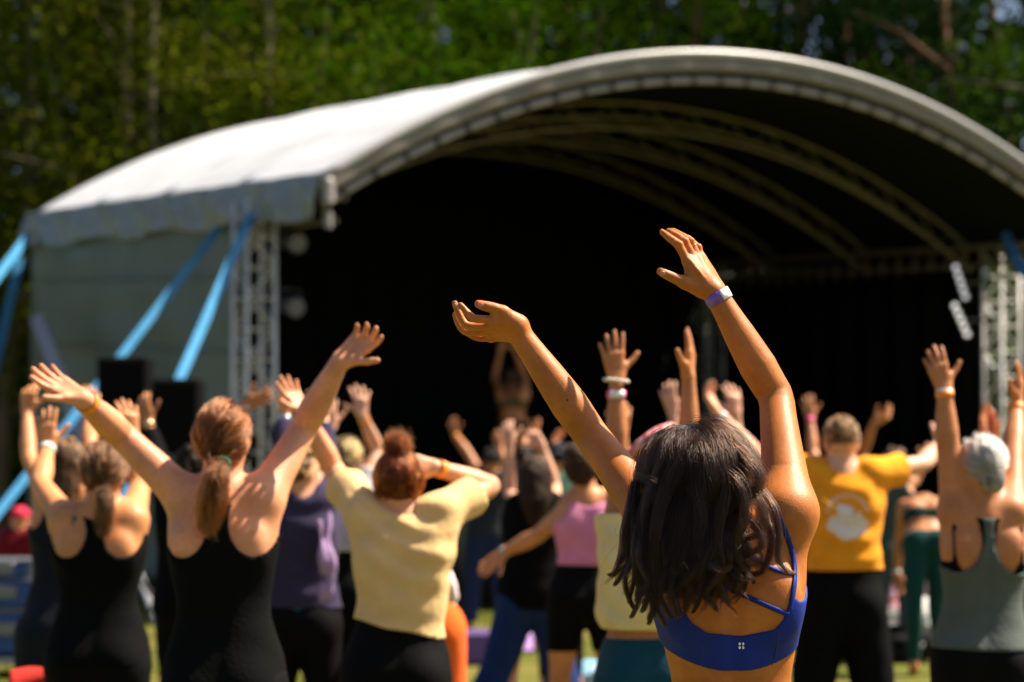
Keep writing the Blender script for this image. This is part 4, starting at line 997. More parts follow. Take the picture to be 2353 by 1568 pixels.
# hair: mass on the skull, then locks that fall and curl
def hairA():
    rg = np.random.default_rng(21)
    hc = A_.hc + A_.hup * .02 - A_.hf * .008; ax = np.array([A_.hr, A_.hf, A_.hup]); R = np.array([.074, .094, .092]) * .97
    def facecut(X, Y, Z):
        x, y, z = X - hc[0], Y - hc[1], Z - hc[2]; fr = x * A_.hf[0] + y * A_.hf[1] + z * A_.hf[2]; u = x * A_.hup[0] + y * A_.hup[1] + z * A_.hup[2]
        return np.minimum(fr - .02, .04 - u)
    cap = sdf_mesh('hair', [Ell(hc, R + .010, ax, k=.02)], .005, capmat('darkbrown', (.012, .008, .006)), oA, A_.base, cuts=[facecut])
    NG, NC, M = 360, 76, 34
    # guide roots: crown to nape, all round the back
    u = rg.uniform(-.25, .98, NG); ph = rg.uniform(-2.35, 2.35, NG)       # ph 0 = back of the head
    dr = np.stack([np.sqrt(1 - u ** 2) * np.sin(ph), -np.sqrt(1 - u ** 2) * np.cos(ph), u], 1)
    t = np.linspace(0, 1, M)
    # world-space azimuth that each lock hangs at: spread over the camera side
    azw = np.clip(ph * .62 + rg.normal(size=NG) * .18, -1.75, 1.75)
    vol = .012 + .024 * rg.uniform(size=NG)
    out = np.zeros((NG, M, 3)); m1 = 12
    horiz = np.stack([np.sin(azw), -np.cos(azw), np.zeros(NG)], 1)
    tgtw = horiz * np.stack([.078 + vol * .75, .092 + vol * .75, 0 * vol], 1)
    tgtw[:, 0] *= np.where(azw > 0, .78, 1.0)
    tgtw[:, 2] = -.02 * (azw > 0) - .03 - .03 * rg.uniform(size=NG)
    rootw = (dr * (R + .008)) @ ax
    for j in range(m1):
        q = j / (m1 - 1); v = rootw * (1 - q) + tgtw * q
        dn = v / np.linalg.norm(v, axis=1, keepdims=True); loc = dn @ ax.T; rs = 1 / np.sqrt(((loc / (R + .008)) ** 2).sum(1))
        lift = rs * (1 - q) + np.linalg.norm(tgtw, axis=1) * q + .012 * math.sin(math.pi * min(q * 1.3, 1))
        out[:, j] = hc + dn * np.maximum(lift, rs)[:, None]
    end = out[:, m1 - 1]
    # where each lock ends (photo rows by column: longer on the left and middle, shorter with curls on the right)
    colx = end[:, 0]; xs = [P(x, 1200, DA)[0] for x in (1450, 1500, 1570, 1650, 1710, 1760, 1800)]
    yrow = np.interp(colx, xs, (1262, 1345, 1385, 1365, 1320, 1275, 1240)) + rg.normal(size=NG) * 26
    zend = np.array([P(1600, y, DA - .15)[2] for y in yrow]); drop = np.maximum(end[:, 2] - zend, .05)
    backy = DA - .145
    sway = -.026 + .011 * rg.normal(size=NG) - .03 * np.clip((P(1600, 1200, DA)[0] - colx) / .12, -.6, 1.2)
    wave = rg.uniform(.010, .030, NG); wph = rg.uniform(0, 6.28, NG) * .3 + colx * 24; lay = rg.uniform(-.006, .030, NG); wn = rg.uniform(.8, 1.7, NG)
    for j in range(m1, M):
        q = (j - m1 + 1) / (M - m1); a = q ** .9
        p = end.copy(); p[:, 2] -= drop * q
        p[:, 0] += sway * q ** 1.4 + wave * q * np.sin(wn * 6.28 * q + wph)
        tgt_y = np.minimum(end[:, 1], backy - .012 * (colx * 0 + 1)); p[:, 1] = end[:, 1] * (1 - a * .5) + tgt_y * a * .5 + wave * .8 * q * np.cos(wn * 6.28 * q + wph * 1.7) - lay * math.sin(math.pi * min(q * 1.1, 1)) * .8
        out[:, j] = p
    # curled ends on the right-hand side and a few others
    curl = (colx > P(1665, 1200, DA)[0]) & (rg.uniform(size=NG) < .16) | (rg.uniform(size=NG) < .05)
    cr = rg.uniform(.016, .034, NG); sgn = np.where(rg.uniform(size=NG) < .7, 1, -1); nturn = rg.uniform(.35, .85, NG); st_ = M - 13
    for i in np.nonzero(curl)[0]:
        base = out[i, st_].copy(); dz = out[i, -1, 2] - base[2]
        for j in range(st_, M):
            q = (j - st_) / (M - 1 - st_); an = q * 6.28 * nturn[i]
            out[i, j, 0] = base[0] + sgn[i] * cr[i] * (1 - math.cos(an)) + (out[i, j, 0] - base[0]) * .4
            out[i, j, 1] = base[1] - cr[i] * .8 * math.sin(an * .8) * q
            out[i, j, 2] = base[2] + dz * .55 * q - cr[i] * math.sin(an)
    # a thick swept-over wave high on the right
    # children of each lock
    ch = np.repeat(out, NC, 0); n = len(ch); od = rg.normal(size=(n, 3)) * np.array([.0082, .007, .007])
    pin = np.interp(t, [0, .25, .6, 1], [1.2, 1.15, .75, .14]); ch += od[:, None, :] * pin[None, :, None]
    ch += smooth_noise(n, M, .0014, rg, 4) * t[None, :, None] ** .7
    ln = np.repeat(rg.uniform(.9, 1.0, NG), NC) * rg.uniform(.84, 1.0, n)                      # uneven tips
    idx = ln[:, None] * (M - 1) * t[None, :]; i0 = np.clip(idx.astype(int), 0, M - 2); fr = (idx - i0)[..., None]; ar = np.arange(n)[:, None]
    ch = ch[ar, i0] * (1 - fr) + ch[ar, i0 + 1] * fr
    hm = hairmat('darkbrown', (.010, .0042, .002)); hm.node_tree.nodes['Principled Hair BSDF'].inputs['Roughness'].default_value = .22
    strands('hair_strands', ch, rg.uniform(.7, 1.3, n) * .00027, hm, cap, A_.base, .45)
    # loose locks that swing out and curl over the rest
    locks = [([(1652, 1008), (1640, 1050), (1630, 1092), (1632, 1122), (1650, 1134), (1672, 1128)], -.16, .006), ([(1640, 1000), (1690, 1030), (1735, 1075), (1752, 1106), (1735, 1128), (1690, 1130)], -.145, .007),
             ([(1670, 1020), (1718, 1060), (1742, 1100), (1728, 1140), (1690, 1150)], -.16, .006), ([(1690, 1090), (1738, 1140), (1756, 1190), (1742, 1228), (1704, 1240)], -.155, .006),
             ([(1665, 1145), (1712, 1185), (1748, 1228), (1748, 1260), (1716, 1274), (1690, 1262)], -.165, .005), ([(1745, 1120), (1778, 1170), (1790, 1230), (1788, 1282), (1806, 1312), (1828, 1318)], -.13, .004),
             ([(1755, 1180), (1772, 1235), (1764, 1290), (1745, 1318), (1722, 1316)], -.14, .004), ([(1470, 1090), (1452, 1150), (1438, 1220), (1428, 1280), (1412, 1318), (1398, 1322)], -.14, .004),
             ([(1480, 1180), (1462, 1260), (1458, 1330), (1444, 1385)], -.17, .004), ([(1700, 1200), (1720, 1260), (1716, 1320), (1708, 1362)], -.15, .003), ([(1462, 1092), (1500, 1104), (1535, 1128)], -.17, .003),
             ([(1600, 1000), (1560, 1060), (1520, 1150), (1500, 1260), (1506, 1360), (1490, 1425)], -.185, .006), ([(1620, 1010), (1600, 1100), (1612, 1200), (1590, 1300), (1572, 1400)], -.19, .007),
             ([(1650, 1030), (1668, 1120), (1650, 1220), (1660, 1300), (1640, 1370)], -.185, .006), ([(1560, 1010), (1510, 1090), (1478, 1190), (1486, 1290), (1462, 1370)], -.17, .006), ([(1640, 1060), (1700, 1110), (1716, 1180), (1690, 1250), (1706, 1310)], -.18, .006)]
    for x0, y0, x1, y1, dp in ((1448, 1170, 1424, 1345, -.15), (1455, 1190, 1446, 1398, -.165), (1466, 1200, 1462, 1418, -.17), (1478, 1210, 1484, 1405, -.18), (1490, 1220, 1502, 1432, -.18), (1505, 1220, 1518, 1436, -.18), (1520, 1230, 1532, 1420, -.185),
                             (1540, 1230, 1552, 1418, -.185), (1560, 1230, 1580, 1412, -.185), (1585, 1240, 1604, 1408, -.18), (1610, 1240, 1636, 1402, -.175), (1640, 1230, 1668, 1385, -.17), (1665, 1220, 1694, 1362, -.165), (1690, 1210, 1722, 1340, -.16), (1460, 1150, 1436, 1290, -.15), (1474, 1240, 1474, 1380, -.19)):
        am = rg.uniform(6, 15) * (1 if rg.uniform() < .6 else -1); locks.append(([(x0 + 8, y0 - 60), (x0, y0), (x0 + (x1 - x0) * .35 - am * .6, y0 + (y1 - y0) * .35), (x0 + (x1 - x0) * .7 + am, y0 + (y1 - y0) * .7), (x1 - am * .5, y1 - 8), (x1 - am * 1.1, y1)], dp, rg.uniform(.0022, .0042)))
    LL = []
    for pts, dd, rr in locks:
        k = len(pts); bow = .05 * np.sin(np.linspace(.1, 1, k) * math.pi * .8) - .05; q = np.array([P(x, y, DA + dd - b_ * .6 + (.02 if j == 0 else 0)) for j, ((x, y), b_) in enumerate(zip(pts, bow))])
        tt = np.linspace(0, k - 1, M); i0 = np.clip(tt.astype(int), 0, k - 2); f = (tt - i0)[:, None]; g = lambda j: q[np.clip(j, 0, k - 1)]
        cur = .5 * (2 * g(i0) + (g(i0 + 1) - g(i0 - 1)) * f + (2 * g(i0 - 1) - 5 * g(i0) + 4 * g(i0 + 1) - g(i0 + 2)) * f ** 2 + (3 * g(i0) - g(i0 - 1) - 3 * g(i0 + 1) + g(i0 + 2)) * f ** 3)
        nn = 110; o_ = rg.normal(size=(nn, 1, 3)) * rr; LL.append(cur[None] + o_ * np.interp(t, [0, .3, .7, 1], [1, 1.1, .8, .25])[None, :, None] + smooth_noise(nn, M, .0016, rg, 3))
    LL = np.concatenate(LL); strands('hair_locks', LL, np.full(len(LL), .00034), hm, cap, A_.base, .4)
    # fly-away single hairs
    k = rg.choice(n, 700, replace=False); fl = ch[k].copy(); fl += smooth_noise(700, M, .016, rg, 3) * t[None, :, None]; fl = fl + (fl - hc) * np.array([.05, .0, .02])
    strands('loose_hair', fl, np.full(700, .00022), hm, cap, A_.base, .5)
hairA()

# ------------------------------------------------------------------ the crowd
SK = {'fair': skin('fair', (.66, .31, .165)), 'rosy': skin('rosy', (.64, .28, .145)), 'warm': skin('warm', (.58, .25, .10)), 'tan2': skin('tanned', (.46, .18, .065)), 'pale': skin('pale', (.66, .35, .22))}
BLK = cloth('black', (.0028, .003, .0032), noise=.1, sheen=.0, rough=.9)
BLKL = cloth('black_leggings', (.0032, .0032, .0036), rough=.8, noise=.1, sheen=.0)
orange = mat('orange_band', (.85, .26, .02), .4); pink = mat('pink_band', (.85, .05, .28), .4); whitep = mat('white_panel', (.8, .78, .76), .4)
def tail_pts(B, pts, d): return [P(x, y, B.D + d + (q[0] if q else 0)) for x, y, *q in pts]

# B: ponytail, black racer tank
B = make_body(7.2, 1.73, 520, (508, 1128), (514, 1010), (440, 1158), (602, 1150),
    {'L': dict(e=(278, 1000), w=(192, 918), t=(48, 838), thumb=(.3, -.6, -.9), curl=.22, spread=.10, se=1, sw=-1, st=0),
     'R': dict(e=(697, 985), w=(780, 832), t=(852, 770), thumb=(.6, -.3, -.8), curl=.5, spread=.2, se=1, sw=-1, st=0)}, vox=.0075, hvox=.0045, build=1.03, armr=1.16, headtilt=(.05, -.15, 1), facing=(.25, 1, 0), stance=.2)
o = body_mesh(B, SK['rosy']); tag(o, 'woman with auburn ponytail and black racerback tank, arms spread wide, orange wristband', 'person')
g_tank(B, 'tank_top', BLK, hem=.10, top=.97, hole=(.105, .865, .074, .155), neck=(.06, .07), infl=.007)
g_legs(B, 'leggings', BLKL, waist=.2)
head_hair(B, 'pony', (.20, .075, .022), n=2200, tie=(-.15, -.95, -.55), tail=[P(507, 1066, 7.08), P(497, 1100, 7.04), P(488, 1150, 7.05), P(478, 1216, 7.07)], tailr=(.016, .030, .036, .012), matname='auburn', rad=.0012, light=.75)
MB().tube([P(507, 1068, 7.08) + .024 * V3(math.cos(t), .3 * math.sin(t), .8 * math.sin(t)) for t in np.linspace(0, 6.28, 14)], .008, 6, cap=False).build('scrunchie', cloth('green_scrunchie', (.03, .09, .05)), o, B.base, True)
band(B, 'L', .90, orange, width=.02)
# C: dark low ponytail, tattooed shoulder
B = make_body(8.8, 1.62, 228, (228, 1172), (236, 1090), (152, 1198), (302, 1196),
    {'L': dict(e=(92, 1112), w=(109, 1030), t=(104, 920), thumb=(1, 0, .2), curl=.25, se=1, sw=1, st=0),
     'R': dict(e=(322, 1118), w=(304, 1005), t=(288, 905), thumb=(-1, -.3, .2), curl=.35, se=1, sw=1, st=0)}, vox=.009, armr=1.15, build=1.08)
o = body_mesh(B, SK['warm']); tag(o, 'woman with dark low ponytail, black racerback top and tattooed shoulder blade', 'person')
g_tank(B, 'tank_top', BLK, hem=.10, top=.98, hole=(.100, .87, .068, .14), neck=(.055, .05), infl=.008); g_legs(B, 'trousers', BLKL, waist=.2)
head_hair(B, 'pony', (.13, .062, .024), n=1500, tie=(0, -.85, -.75), tail=[P(240, 1122, 8.68), P(241, 1160, 8.66), P(242, 1222, 8.69)], tailr=(.018, .028, .026, .016), matname='darkpony', light=.9)
band(B, 'L', .93, mat('white_watch', (.75, .74, .72), .3), name='watch', width=.024)
c = trace(np.array([(158, 1212)]), B.tor + B.lat + B.armp, 8.8)[0]
sdf_mesh('tattoo', [Ell(c + V3(.006 * i, .0095, .02 * i - .03), (.011, .008, .009 + .003 * (i % 2)), k=.004) for i in range(4)], .003, mat('tattoo_ink', (.10, .085, .075), .6), o, B.base)
# D: long brown hair behind C
B = make_body(10.4, 1.62, 150, (152, 1125), (152, 1068), (108, 1142), (200, 1142),
    {'L': dict(e=(66, 1050), w=(62, 948), t=(68, 885), thumb=(1, -.2, 0), curl=.7, se=1, sw=1, st=0), 'R': dict(e=(206, 1020), w=(206, 960), t=(212, 892), thumb=(-1, -.2, 0), curl=.5, se=1, sw=1, st=0)}, vox=.011)
o = body_mesh(B, SK['warm']); tag(o, 'woman with long loose brown hair behind the tattooed woman, dark clothes', 'person')
g_tank(B, 'tank_top', cloth('dark_navy', (.008, .011, .018)), hem=.05, hole=(.13, .86, .05, .11), infl=.012); g_legs(B, 'trousers', cloth('dark_slate', (.008, .012, .017)), waist=.2, loose=(.12, .11, .10, .10, .10))
head_hair(B, 'long', (.15, .075, .03), n=1500, extra=[Chain([B.hc - B.hf * .05, B.hc - B.hf * .07 - V3(0, 0, .10), B.hc - B.hf * .075 - V3(0, 0, .20)], [.075, .068, .045], k=.04)], matname='brownlong', rad=.0014, light=.9, spread_len=.2)
# E: black long sleeves, bun, behind the ponytail woman
B = make_body(12.0, 1.60, 440, (436, 1128), (436, 1084), (388, 1138), (486, 1138),
    {'L': dict(e=(362, 1062), w=(340, 968), t=(318, 890), thumb=(1, -.2, 0), curl=.45, se=1, sw=1, st=0), 'R': dict(e=(548, 1040), w=(562, 932), t=(634, 903), thumb=(.2, -.3, 1), curl=.2, se=1, sw=1, st=0)}, vox=.012)
o = body_mesh(B, SK['tan2']); tag(o, 'person in black long sleeves mostly hidden behind the auburn ponytail', 'person')
g_tee(B, 'long_sleeve_top', BLK, sleeve=1.78, srad=(.07, .062), hem=.05); g_legs(B, 'trousers', BLKL, waist=.2)
head_hair(B, 'bun', (.03, .018, .010), n=500, tie=(0, -.5, .6), extra=[Ell(B.hc + B.hup * .095 - B.hf * .05, (.045, .045, .042), k=.015)], matname='darkbun', rad=.002)
band(B, 'L', .92, mat('gold_watch', (.65, .50, .28), .2, metal=.8), name='watch', width=.03); band(B, 'R', .95, mat('silver_bangle', (.6, .6, .6), .15, metal=.9), name='bracelet', width=.014)
# F: mustard t-shirt, red bun
B = make_body(8.3, 1.61, 908, (934, 1192), (914, 1114), (836, 1180), (1012, 1178),
    {'L': dict(e=(766, 1078), w=(702, 955), t=(652, 878), thumb=(-.3, -.7, -.8), curl=.15, spread=.2, se=1, sw=-1, st=0),
     'R': dict(e=(1126, 1118), w=(1000, 1074), t=(938, 1066, -.05), thumb=(0, -.2, -1), curl=.3, se=1, sw=-1, st=0)}, vox=.0075, hvox=.0045, armr=1.1, build=1.05)
o = body_mesh(B, SK['fair']); tag(o, 'woman in mustard yellow t-shirt with red hair bun, one hand behind her head', 'person')
mt = cloth('mustard', (.80, .55, .25), bump=.3, bscale=40, trans=.12)
hem = lambda T: (lambda X, Y, Z: (lambda c: (.385 - .26 * c[1] + .005 * np.sin(c[1] * 37) - c[0]) * T.L)(T.co(X, Y, Z)))
g_tee(B, 'tshirt', mt, sleeve=.62, srad=(.062, .072), amp=.0085, seed=8, build=.92, hemfn=hem, prof=[(0, .16, .13), (.08, .18, .140), (.16, .182, .142), (.25, .176, .134), (.34, .166, .126), (.44, .158, .118), (.55, .155, .114), (.66, .160, .114), (.76, .168, .112), (.85, .166, .10), (.92, .13, .083), (.97, .082, .066), (1, .06, .055)])
g_legs(B, 'leggings', BLKL, waist=.46, infl=.009)
head_hair(B, 'bun', (.23, .066, .016), n=2200, tie=(0, -.35, .95), tail=[B.hc + B.hup * .108 - B.hf * .028, B.hc + B.hup * .128 - B.hf * .035, B.hc + B.hup * .15 - B.hf * .035], tailr=(.020, .042, .042, .028), matname='redbun', light=.6)
MB().tube([P(905, 1052, 8.25) + .026 * V3(math.cos(t), math.sin(t), .2 * math.sin(t)) for t in np.linspace(0, 6.28, 14)], .007, 6, cap=False).build('hair_tie', cloth('orange_tie', (.5, .14, .02)), o, B.base, True)
band(B, 'R', .90, orange, width=.026)
# G: purple long sleeves
B = make_body(10.6, 1.64, 688, (694, 1150), (690, 1082), (656, 1160), (738, 1158),
    {'L': dict(e=(652, 1065), w=(655, 955), t=(640, 905), thumb=(.3, -.9, .2), curl=.5, se=1, sw=1, st=0), 'R': dict(e=(752, 1070), w=(744, 968), t=(732, 905), thumb=(-.6, -.6, 0), curl=.4, se=1, sw=1, st=0)}, vox=.011, facing=(.7, .7, 0), build=1.02)
o = body_mesh(B, SK['fair']); tag(o, 'person in dark purple long-sleeved top seen side-on behind the mustard shirt', 'person')
g_tee(B, 'long_sleeve_top', cloth('purple', (.035, .028, .060), trans=.0), sleeve=1.9, srad=(.066, .062), hem=.24, amp=.008, seed=5)
drape = [P(757, 1180, 10.5), P(752, 1250, 10.46), P(760, 1320, 10.45), P(752, 1372, 10.46)]
sdf_mesh('scarf', [Chain(drape, [.012, .022, .026, .012], k=.02, dense=8, flat=(V3(0, 1, 0), 1.8)), Chain([P(735, 1200, 10.46), P(742, 1290, 10.44), P(738, 1380, 10.46)], [.010, .014, .010], k=.02)], .007, cloth('lilac', (.36, .24, .42)), o, B.base, disp=lambda X, Y, Z: .006 * sines(X, Y, Z, 40, 4, 6))
g_legs(B, 'trousers', BLKL, waist=.27, infl=.01); sdf_mesh('waistband', [Torso(B.C0, B.C1, B.T.r, [(0, .17, .125), (1, .17, .125)], k=.01)], .009, cloth('teal_waist', (.01, .09, .16)), o, B.base, infl=.0, cuts=[hplane(B.T, .27, 1), hplane(B.T, .20, -1)])
head_hair(B, 'bun', (.26, .15, .055), n=700, tie=(0, -.9, .1), extra=[Ell(B.hc - B.hf * .11, (.035, .035, .035), k=.01)], matname='lightbrown', rad=.0018)
band(B, 'L', .93, mat('silver_watch', (.7, .7, .7), .15, metal=.8), name='watch', width=.026)
# H: blonde, grey tee
B = make_body(12.5, 1.69, 785, (793, 1124), (798, 1056), (742, 1142), (838, 1136),
    {'L': dict(e=(735, 1060), w=(760, 985), t=(755, 920), thumb=(1, 0, 0), se=1, sw=1, st=0), 'R': dict(e=(866, 1030), w=(832, 955), t=(826, 892), thumb=(-1, -.1, -.15), curl=.3, spread=.3, to=1.2, se=1, sw=-1, st=0)}, vox=.012)
o = body_mesh(B, SK['pale']); tag(o, 'blonde woman in light grey t-shirt between the purple top and the mustard shirt', 'person')
g_tee(B, 'tshirt', cloth('light_grey', (.42, .42, .44)), sleeve=.45, srad=(.075, .08), hem=.48, amp=.008); g_legs(B, 'trousers', BLKL, waist=.54, loose=(.11, .10, .09, .09, .09))
head_hair(B, 'bun', (.36, .23, .095), n=900, tie=(.1, -.9, -.1), matname='blonde', rad=.0018, light=1.0, extra=[Ell(B.hc - B.hf * .105 - B.hup * .02, (.04, .035, .045), k=.015)]); band(B, 'R', .86, orange, width=.02)
# I: long dark hair, black top, flared jeans
B = make_body(13.0, 1.58, 1225, (1228, 1148), (1230, 1096), (1190, 1168), (1268, 1162),
    {'L': dict(e=(1170, 1130), w=(1171, 1022), t=(1164, 978), thumb=(1, 0, 0), curl=.6, se=1, sw=-1, st=0), 'R': dict(e=(1276, 1122), w=(1246, 1026), t=(1222, 996), thumb=(-1, 0, -.2), curl=.8, se=1, sw=-1, st=0)}, vox=.012, stance=.17)
kn = {s: (P(x, 1420, 13.0), P(x2, 1568, 13.0)) for s, x, x2 in (('L', 1165, 1098), ('R', 1250, 1275))}
o = body_mesh(B, SK['pale']); tag(o, 'woman with long straight dark hair, black top and flared blue jeans', 'person')
g_tee(B, 'long_top', BLK, sleeve=.15, hem=.02, srad=(.06, .062), amp=.004, build=1.06); 
leg = [Chain([c[0], c[3] + V3(sx * .04, 0, 0), c[6] + V3(sx * .10, 0, .0)], [.105, .085, .125], k=.05, dense=9) for (c, rr), sx in zip(B.legc, (-1.6, .4))]
sdf_mesh('jeans', [B.tor[0], B.tor[1], B.tor[3]] + leg, .011, cloth('denim', (.010, .028, .12), bump=.3), o, B.base, infl=.008, cuts=[hplane(B.T, .2, 1), lambda X, Y, Z: .04 - Z + 0 * X + 0 * Y])
head_hair(B, 'long', (.07, .036, .016), n=1300, extra=[Chain([B.hc - B.hf * .05, B.hc - B.hf * .08 - V3(0, 0, .12), B.hc - B.hf * .09 - V3(0, 0, .22)], [.082, .085, .06], k=.04)], matname='darklong', rad=.0016, spread_len=.22)
# J: pink tank, arm reaching down to the side
B = make_body(12.0, 1.66, 1345, (1352, 1138), (1332, 1072), (1318, 1160), (1402, 1155),
    {'L': dict(e=(1234, 1232), w=(1156, 1270), t=(1108, 1314), thumb=(.2, -.3, -1), curl=.2, spread=.05, se=1, sw=1, st=0), 'R': dict(e=(1425, 1080), w=(1430, 990), t=(1432, 920), thumb=(-1, 0, 0), se=1, sw=1, st=0)}, vox=.011, headtilt=(-.25, 0, 1), stance=.16, build=1.08, armr=1.1)
o = body_mesh(B, SK['warm']); tag(o, 'woman in pink tank top and black cycling shorts, one arm stretched low sideways', 'person')
g_tank(B, 'tank_top', cloth('pink', (.66, .24, .39), bump=.35, bscale=30), hem=.42, top=.95, hole=(.15, .90, .05, .12), neck=(.07, .09), infl=.008, amp=.002); g_legs(B, 'cycling_shorts', BLKL, waist=.43, hem=.62)
head_hair(B, 'bun', (.12, .06, .026), n=900, tie=(0, -.6, .5), extra=[Ell(B.hc - B.hf * .06 + B.hup * .06, (.06, .05, .05), k=.02), Ell(B.hc - B.hf * .06 - B.hup * .02, (.08, .06, .08), k=.03)], matname='brownbun', rad=.002); band(B, 'L', .95, mat('bracelet_grey', (.4, .4, .42), .3), name='bracelet', width=.02)
# K: pale yellow crop top, teal leggings, pink headscarf
B = make_body(8.0, 1.62, 1490, (1490, 1182), (1502, 1100), (1425, 1212), (1556, 1206),
    {'L': dict(e=(1418, 1045), w=(1416, 872), t=(1403, 757), thumb=(1, .05, .25), curl=.12, spread=.17, to=.9, se=0, sw=0, st=0), 'R': dict(e=(1584, 1042), w=(1582, 868), t=(1590, 742), thumb=(-.35, -1, 0), curl=.12, spread=.02, se=0, sw=0, st=0)}, vox=.0085, hvox=.0045)
o = body_mesh(B, SK['tan2']); tag(o, 'woman in pale yellow crop top and teal leggings directly behind the blue bra', 'person')
g_tee(B, 'crop_top', cloth('pale_yellow', (.74, .58, .28), bump=.3, bscale=40), sleeve=.2, srad=(.07, .075), hem=.40, amp=.009, seed=4, build=1.0, prof=[(0, .13, .1), (.34, .125, .098), (.39, .138, .105), (.44, .168, .128), (.55, .172, .128), (.66, .165, .118), (.76, .165, .112), (.85, .16, .1), (.92, .13, .083), (.97, .082, .066), (1, .06, .055)]); g_legs(B, 'leggings', cloth('teal', (.006, .050, .075), rough=.6), waist=.355, infl=.007)
head_hair(B, 'bun', (.02, .013, .009), n=900, tie=(0, -.8, -.4), matname='blackhair', extra=[Ell(B.hc - B.hf * .09 - B.hup * .03, (.05, .045, .05), k=.02)])
sc_ = [P(1432, 1066, 7.95), P(1462, 1030, 7.9), P(1500, 1002, 7.9), P(1545, 980, 7.95)]
sdf_mesh('headscarf', [Chain(sc_, [.013, .017, .018, .015], k=.02, dense=8)], .006, mat('scarf_print', (.50, .07, .09), .8, color2=(.80, .42, .42), nscale=45, bump=.3, bscale=40), o, B.base, disp=lambda X, Y, Z: .003 * sines(X, Y, Z, 60, 4, 2))
sdf_mesh('hair_clip', [Ell(P(1441, 1052, 7.93), (.022, .02, .026), k=.01)], .005, mat('blue_clip', (.05, .14, .42), .5), o, B.base)
band(B, 'L', .80, pink, width=.024, patch=(whitep, 1.9, 1.6, .026)); 
Sx, e, wv = B.arm['L']; d = nrm(wv - e); cc = e + (wv - e) * .985; a1 = nrm(np.cross(d, V3(0, 1, 0))); a2 = np.cross(d, a1)
for k in range(18):
    t = 2 * math.pi * k / 18; p = cc + .036 * (a1 * math.cos(t) + a2 * math.sin(t)) + d * .004 * math.cos(t)
    MB().tube([p - d * .006, p - d * .0035, p + d * .0035, p + d * .006], [.004, .0078, .0078, .004], 8).build('bead', mat('bead_cream', (.72, .64, .55), .3), o, B.base, True)
# M: orange t-shirt
def print_material():
    m = cloth('orange_tee', (.86, .33, .018), bump=.25, bscale=40, trans=.1); n = m.node_tree.nodes; L = m.node_tree.links; b = n['Principled BSDF']
    tc = n.new('ShaderNodeTexCoord'); sp = n.new('ShaderNodeSeparateXYZ'); L.new(tc.outputs['Object'], sp.inputs[0])
    def mth(op, a, c=None):
        q = n.new('ShaderNodeMath'); q.operation = op
        for i, v in enumerate((a, c)):
            if v is None: continue
            if isinstance(v, (int, float)): q.inputs[i].default_value = v
            else: L.new(v, q.inputs[i])
        return q.outputs[0]
    nz = n.new('ShaderNodeTexNoise'); nz.inputs['Scale'].default_value = 26; L.new(tc.outputs['Object'], nz.inputs['Vector'])
    def disc(cx, cz, r, hard=.012, wob=.05):
        dx = mth('SUBTRACT', sp.outputs['X'], cx); dz = mth('SUBTRACT', sp.outputs['Z'], cz)
        d = mth('SQRT', mth('ADD', mth('MULTIPLY', dx, dx), mth('MULTIPLY', dz, dz)))
        d = mth('ADD', d, mth('MULTIPLY', mth('SUBTRACT', nz.outputs['Fac'], .5), wob))
        q = mth('DIVIDE', mth('SUBTRACT', r, d), hard); c = n.new('ShaderNodeClamp'); L.new(q, c.inputs[0]); return c.outputs[0]
    cx, cz = PR
    blobs = mth('MAXIMUM', mth('MAXIMUM', disc(cx - .012, cz + .022, .046, .012, .09), disc(cx - .05, cz - .04, .050, .012, .08)), disc(cx + .05, cz - .03, .050, .012, .09))
    ring = mth('MULTIPLY', mth('SUBTRACT', disc(cx, cz, .108, .008, .0), disc(cx, cz, .090, .008, .0)), mth('GREATER_THAN', mth('SUBTRACT', sp.outputs['Z'], cz), .02))
    low = mth('MULTIPLY', disc(cx, cz - .02, .09, .01, .03), mth('LESS_THAN', mth('SUBTRACT', sp.outputs['Z'], cz), -.055))
    k = mth('MAXIMUM', mth('MAXIMUM', blobs, mth('MULTIPLY', ring, .45)), low); k = mth('MULTIPLY', k, mth('LESS_THAN', sp.outputs['Y'], 0.02))
    mx = n.new('ShaderNodeMixRGB'); L.new(k, mx.inputs[0]); src = b.inputs['Base Color'].links[0].from_socket; L.new(src, mx.inputs[1]); mx.inputs[2].default_value = (.80, .72, .66, 1); L.new(mx.outputs[0], b.inputs['Base Color'])
    return m
B = make_body(11.1, 1.76, 1935, (1934, 1078), (1933, 1014), (1872, 1092), (2002, 1090),
    {'L': dict(e=(1748, 1058), w=(1650, 952), t=(1612, 876), thumb=(-.5, -.8, .1), curl=.5, spread=.1, se=1, sw=-1, st=0), 'R': dict(e=(2120, 1066), w=(2158, 1022), t=(2172, 1000, .12), thumb=(-.4, -.4, .5), se=1, sw=1, st=0)}, male=True, vox=.009, build=1.02, stance=.2, armr=.95)
o = body_mesh(B, SK['pale']); tag(o, 'man in orange t-shirt with a white print on the back, short fair hair', 'person')
pp = P(1949, 1187, 10.95); PR = (pp[0] - B.base[0], pp[2])
g_tee(B, 'tshirt', print_material(), sleeve=.55, srad=(.074, .084), hem=.33, amp=.010, seed=12, build=1.04); g_legs(B, 'trousers', BLK, waist=.40, loose=(.105, .095, .085, .085, .085), infl=.008)
head_hair(B, 'short', (.27, .14, .06), n=1500, infl=.004, matname='fairshort', rad=.0012, light=1.0); band(B, 'L', .93, pink, width=.03, patch=(whitep, 2.2, 1.4, .03)); band(B, 'R', .9, mat('watch_dark', (.1, .1, .12), .3), name='watch', width=.03)
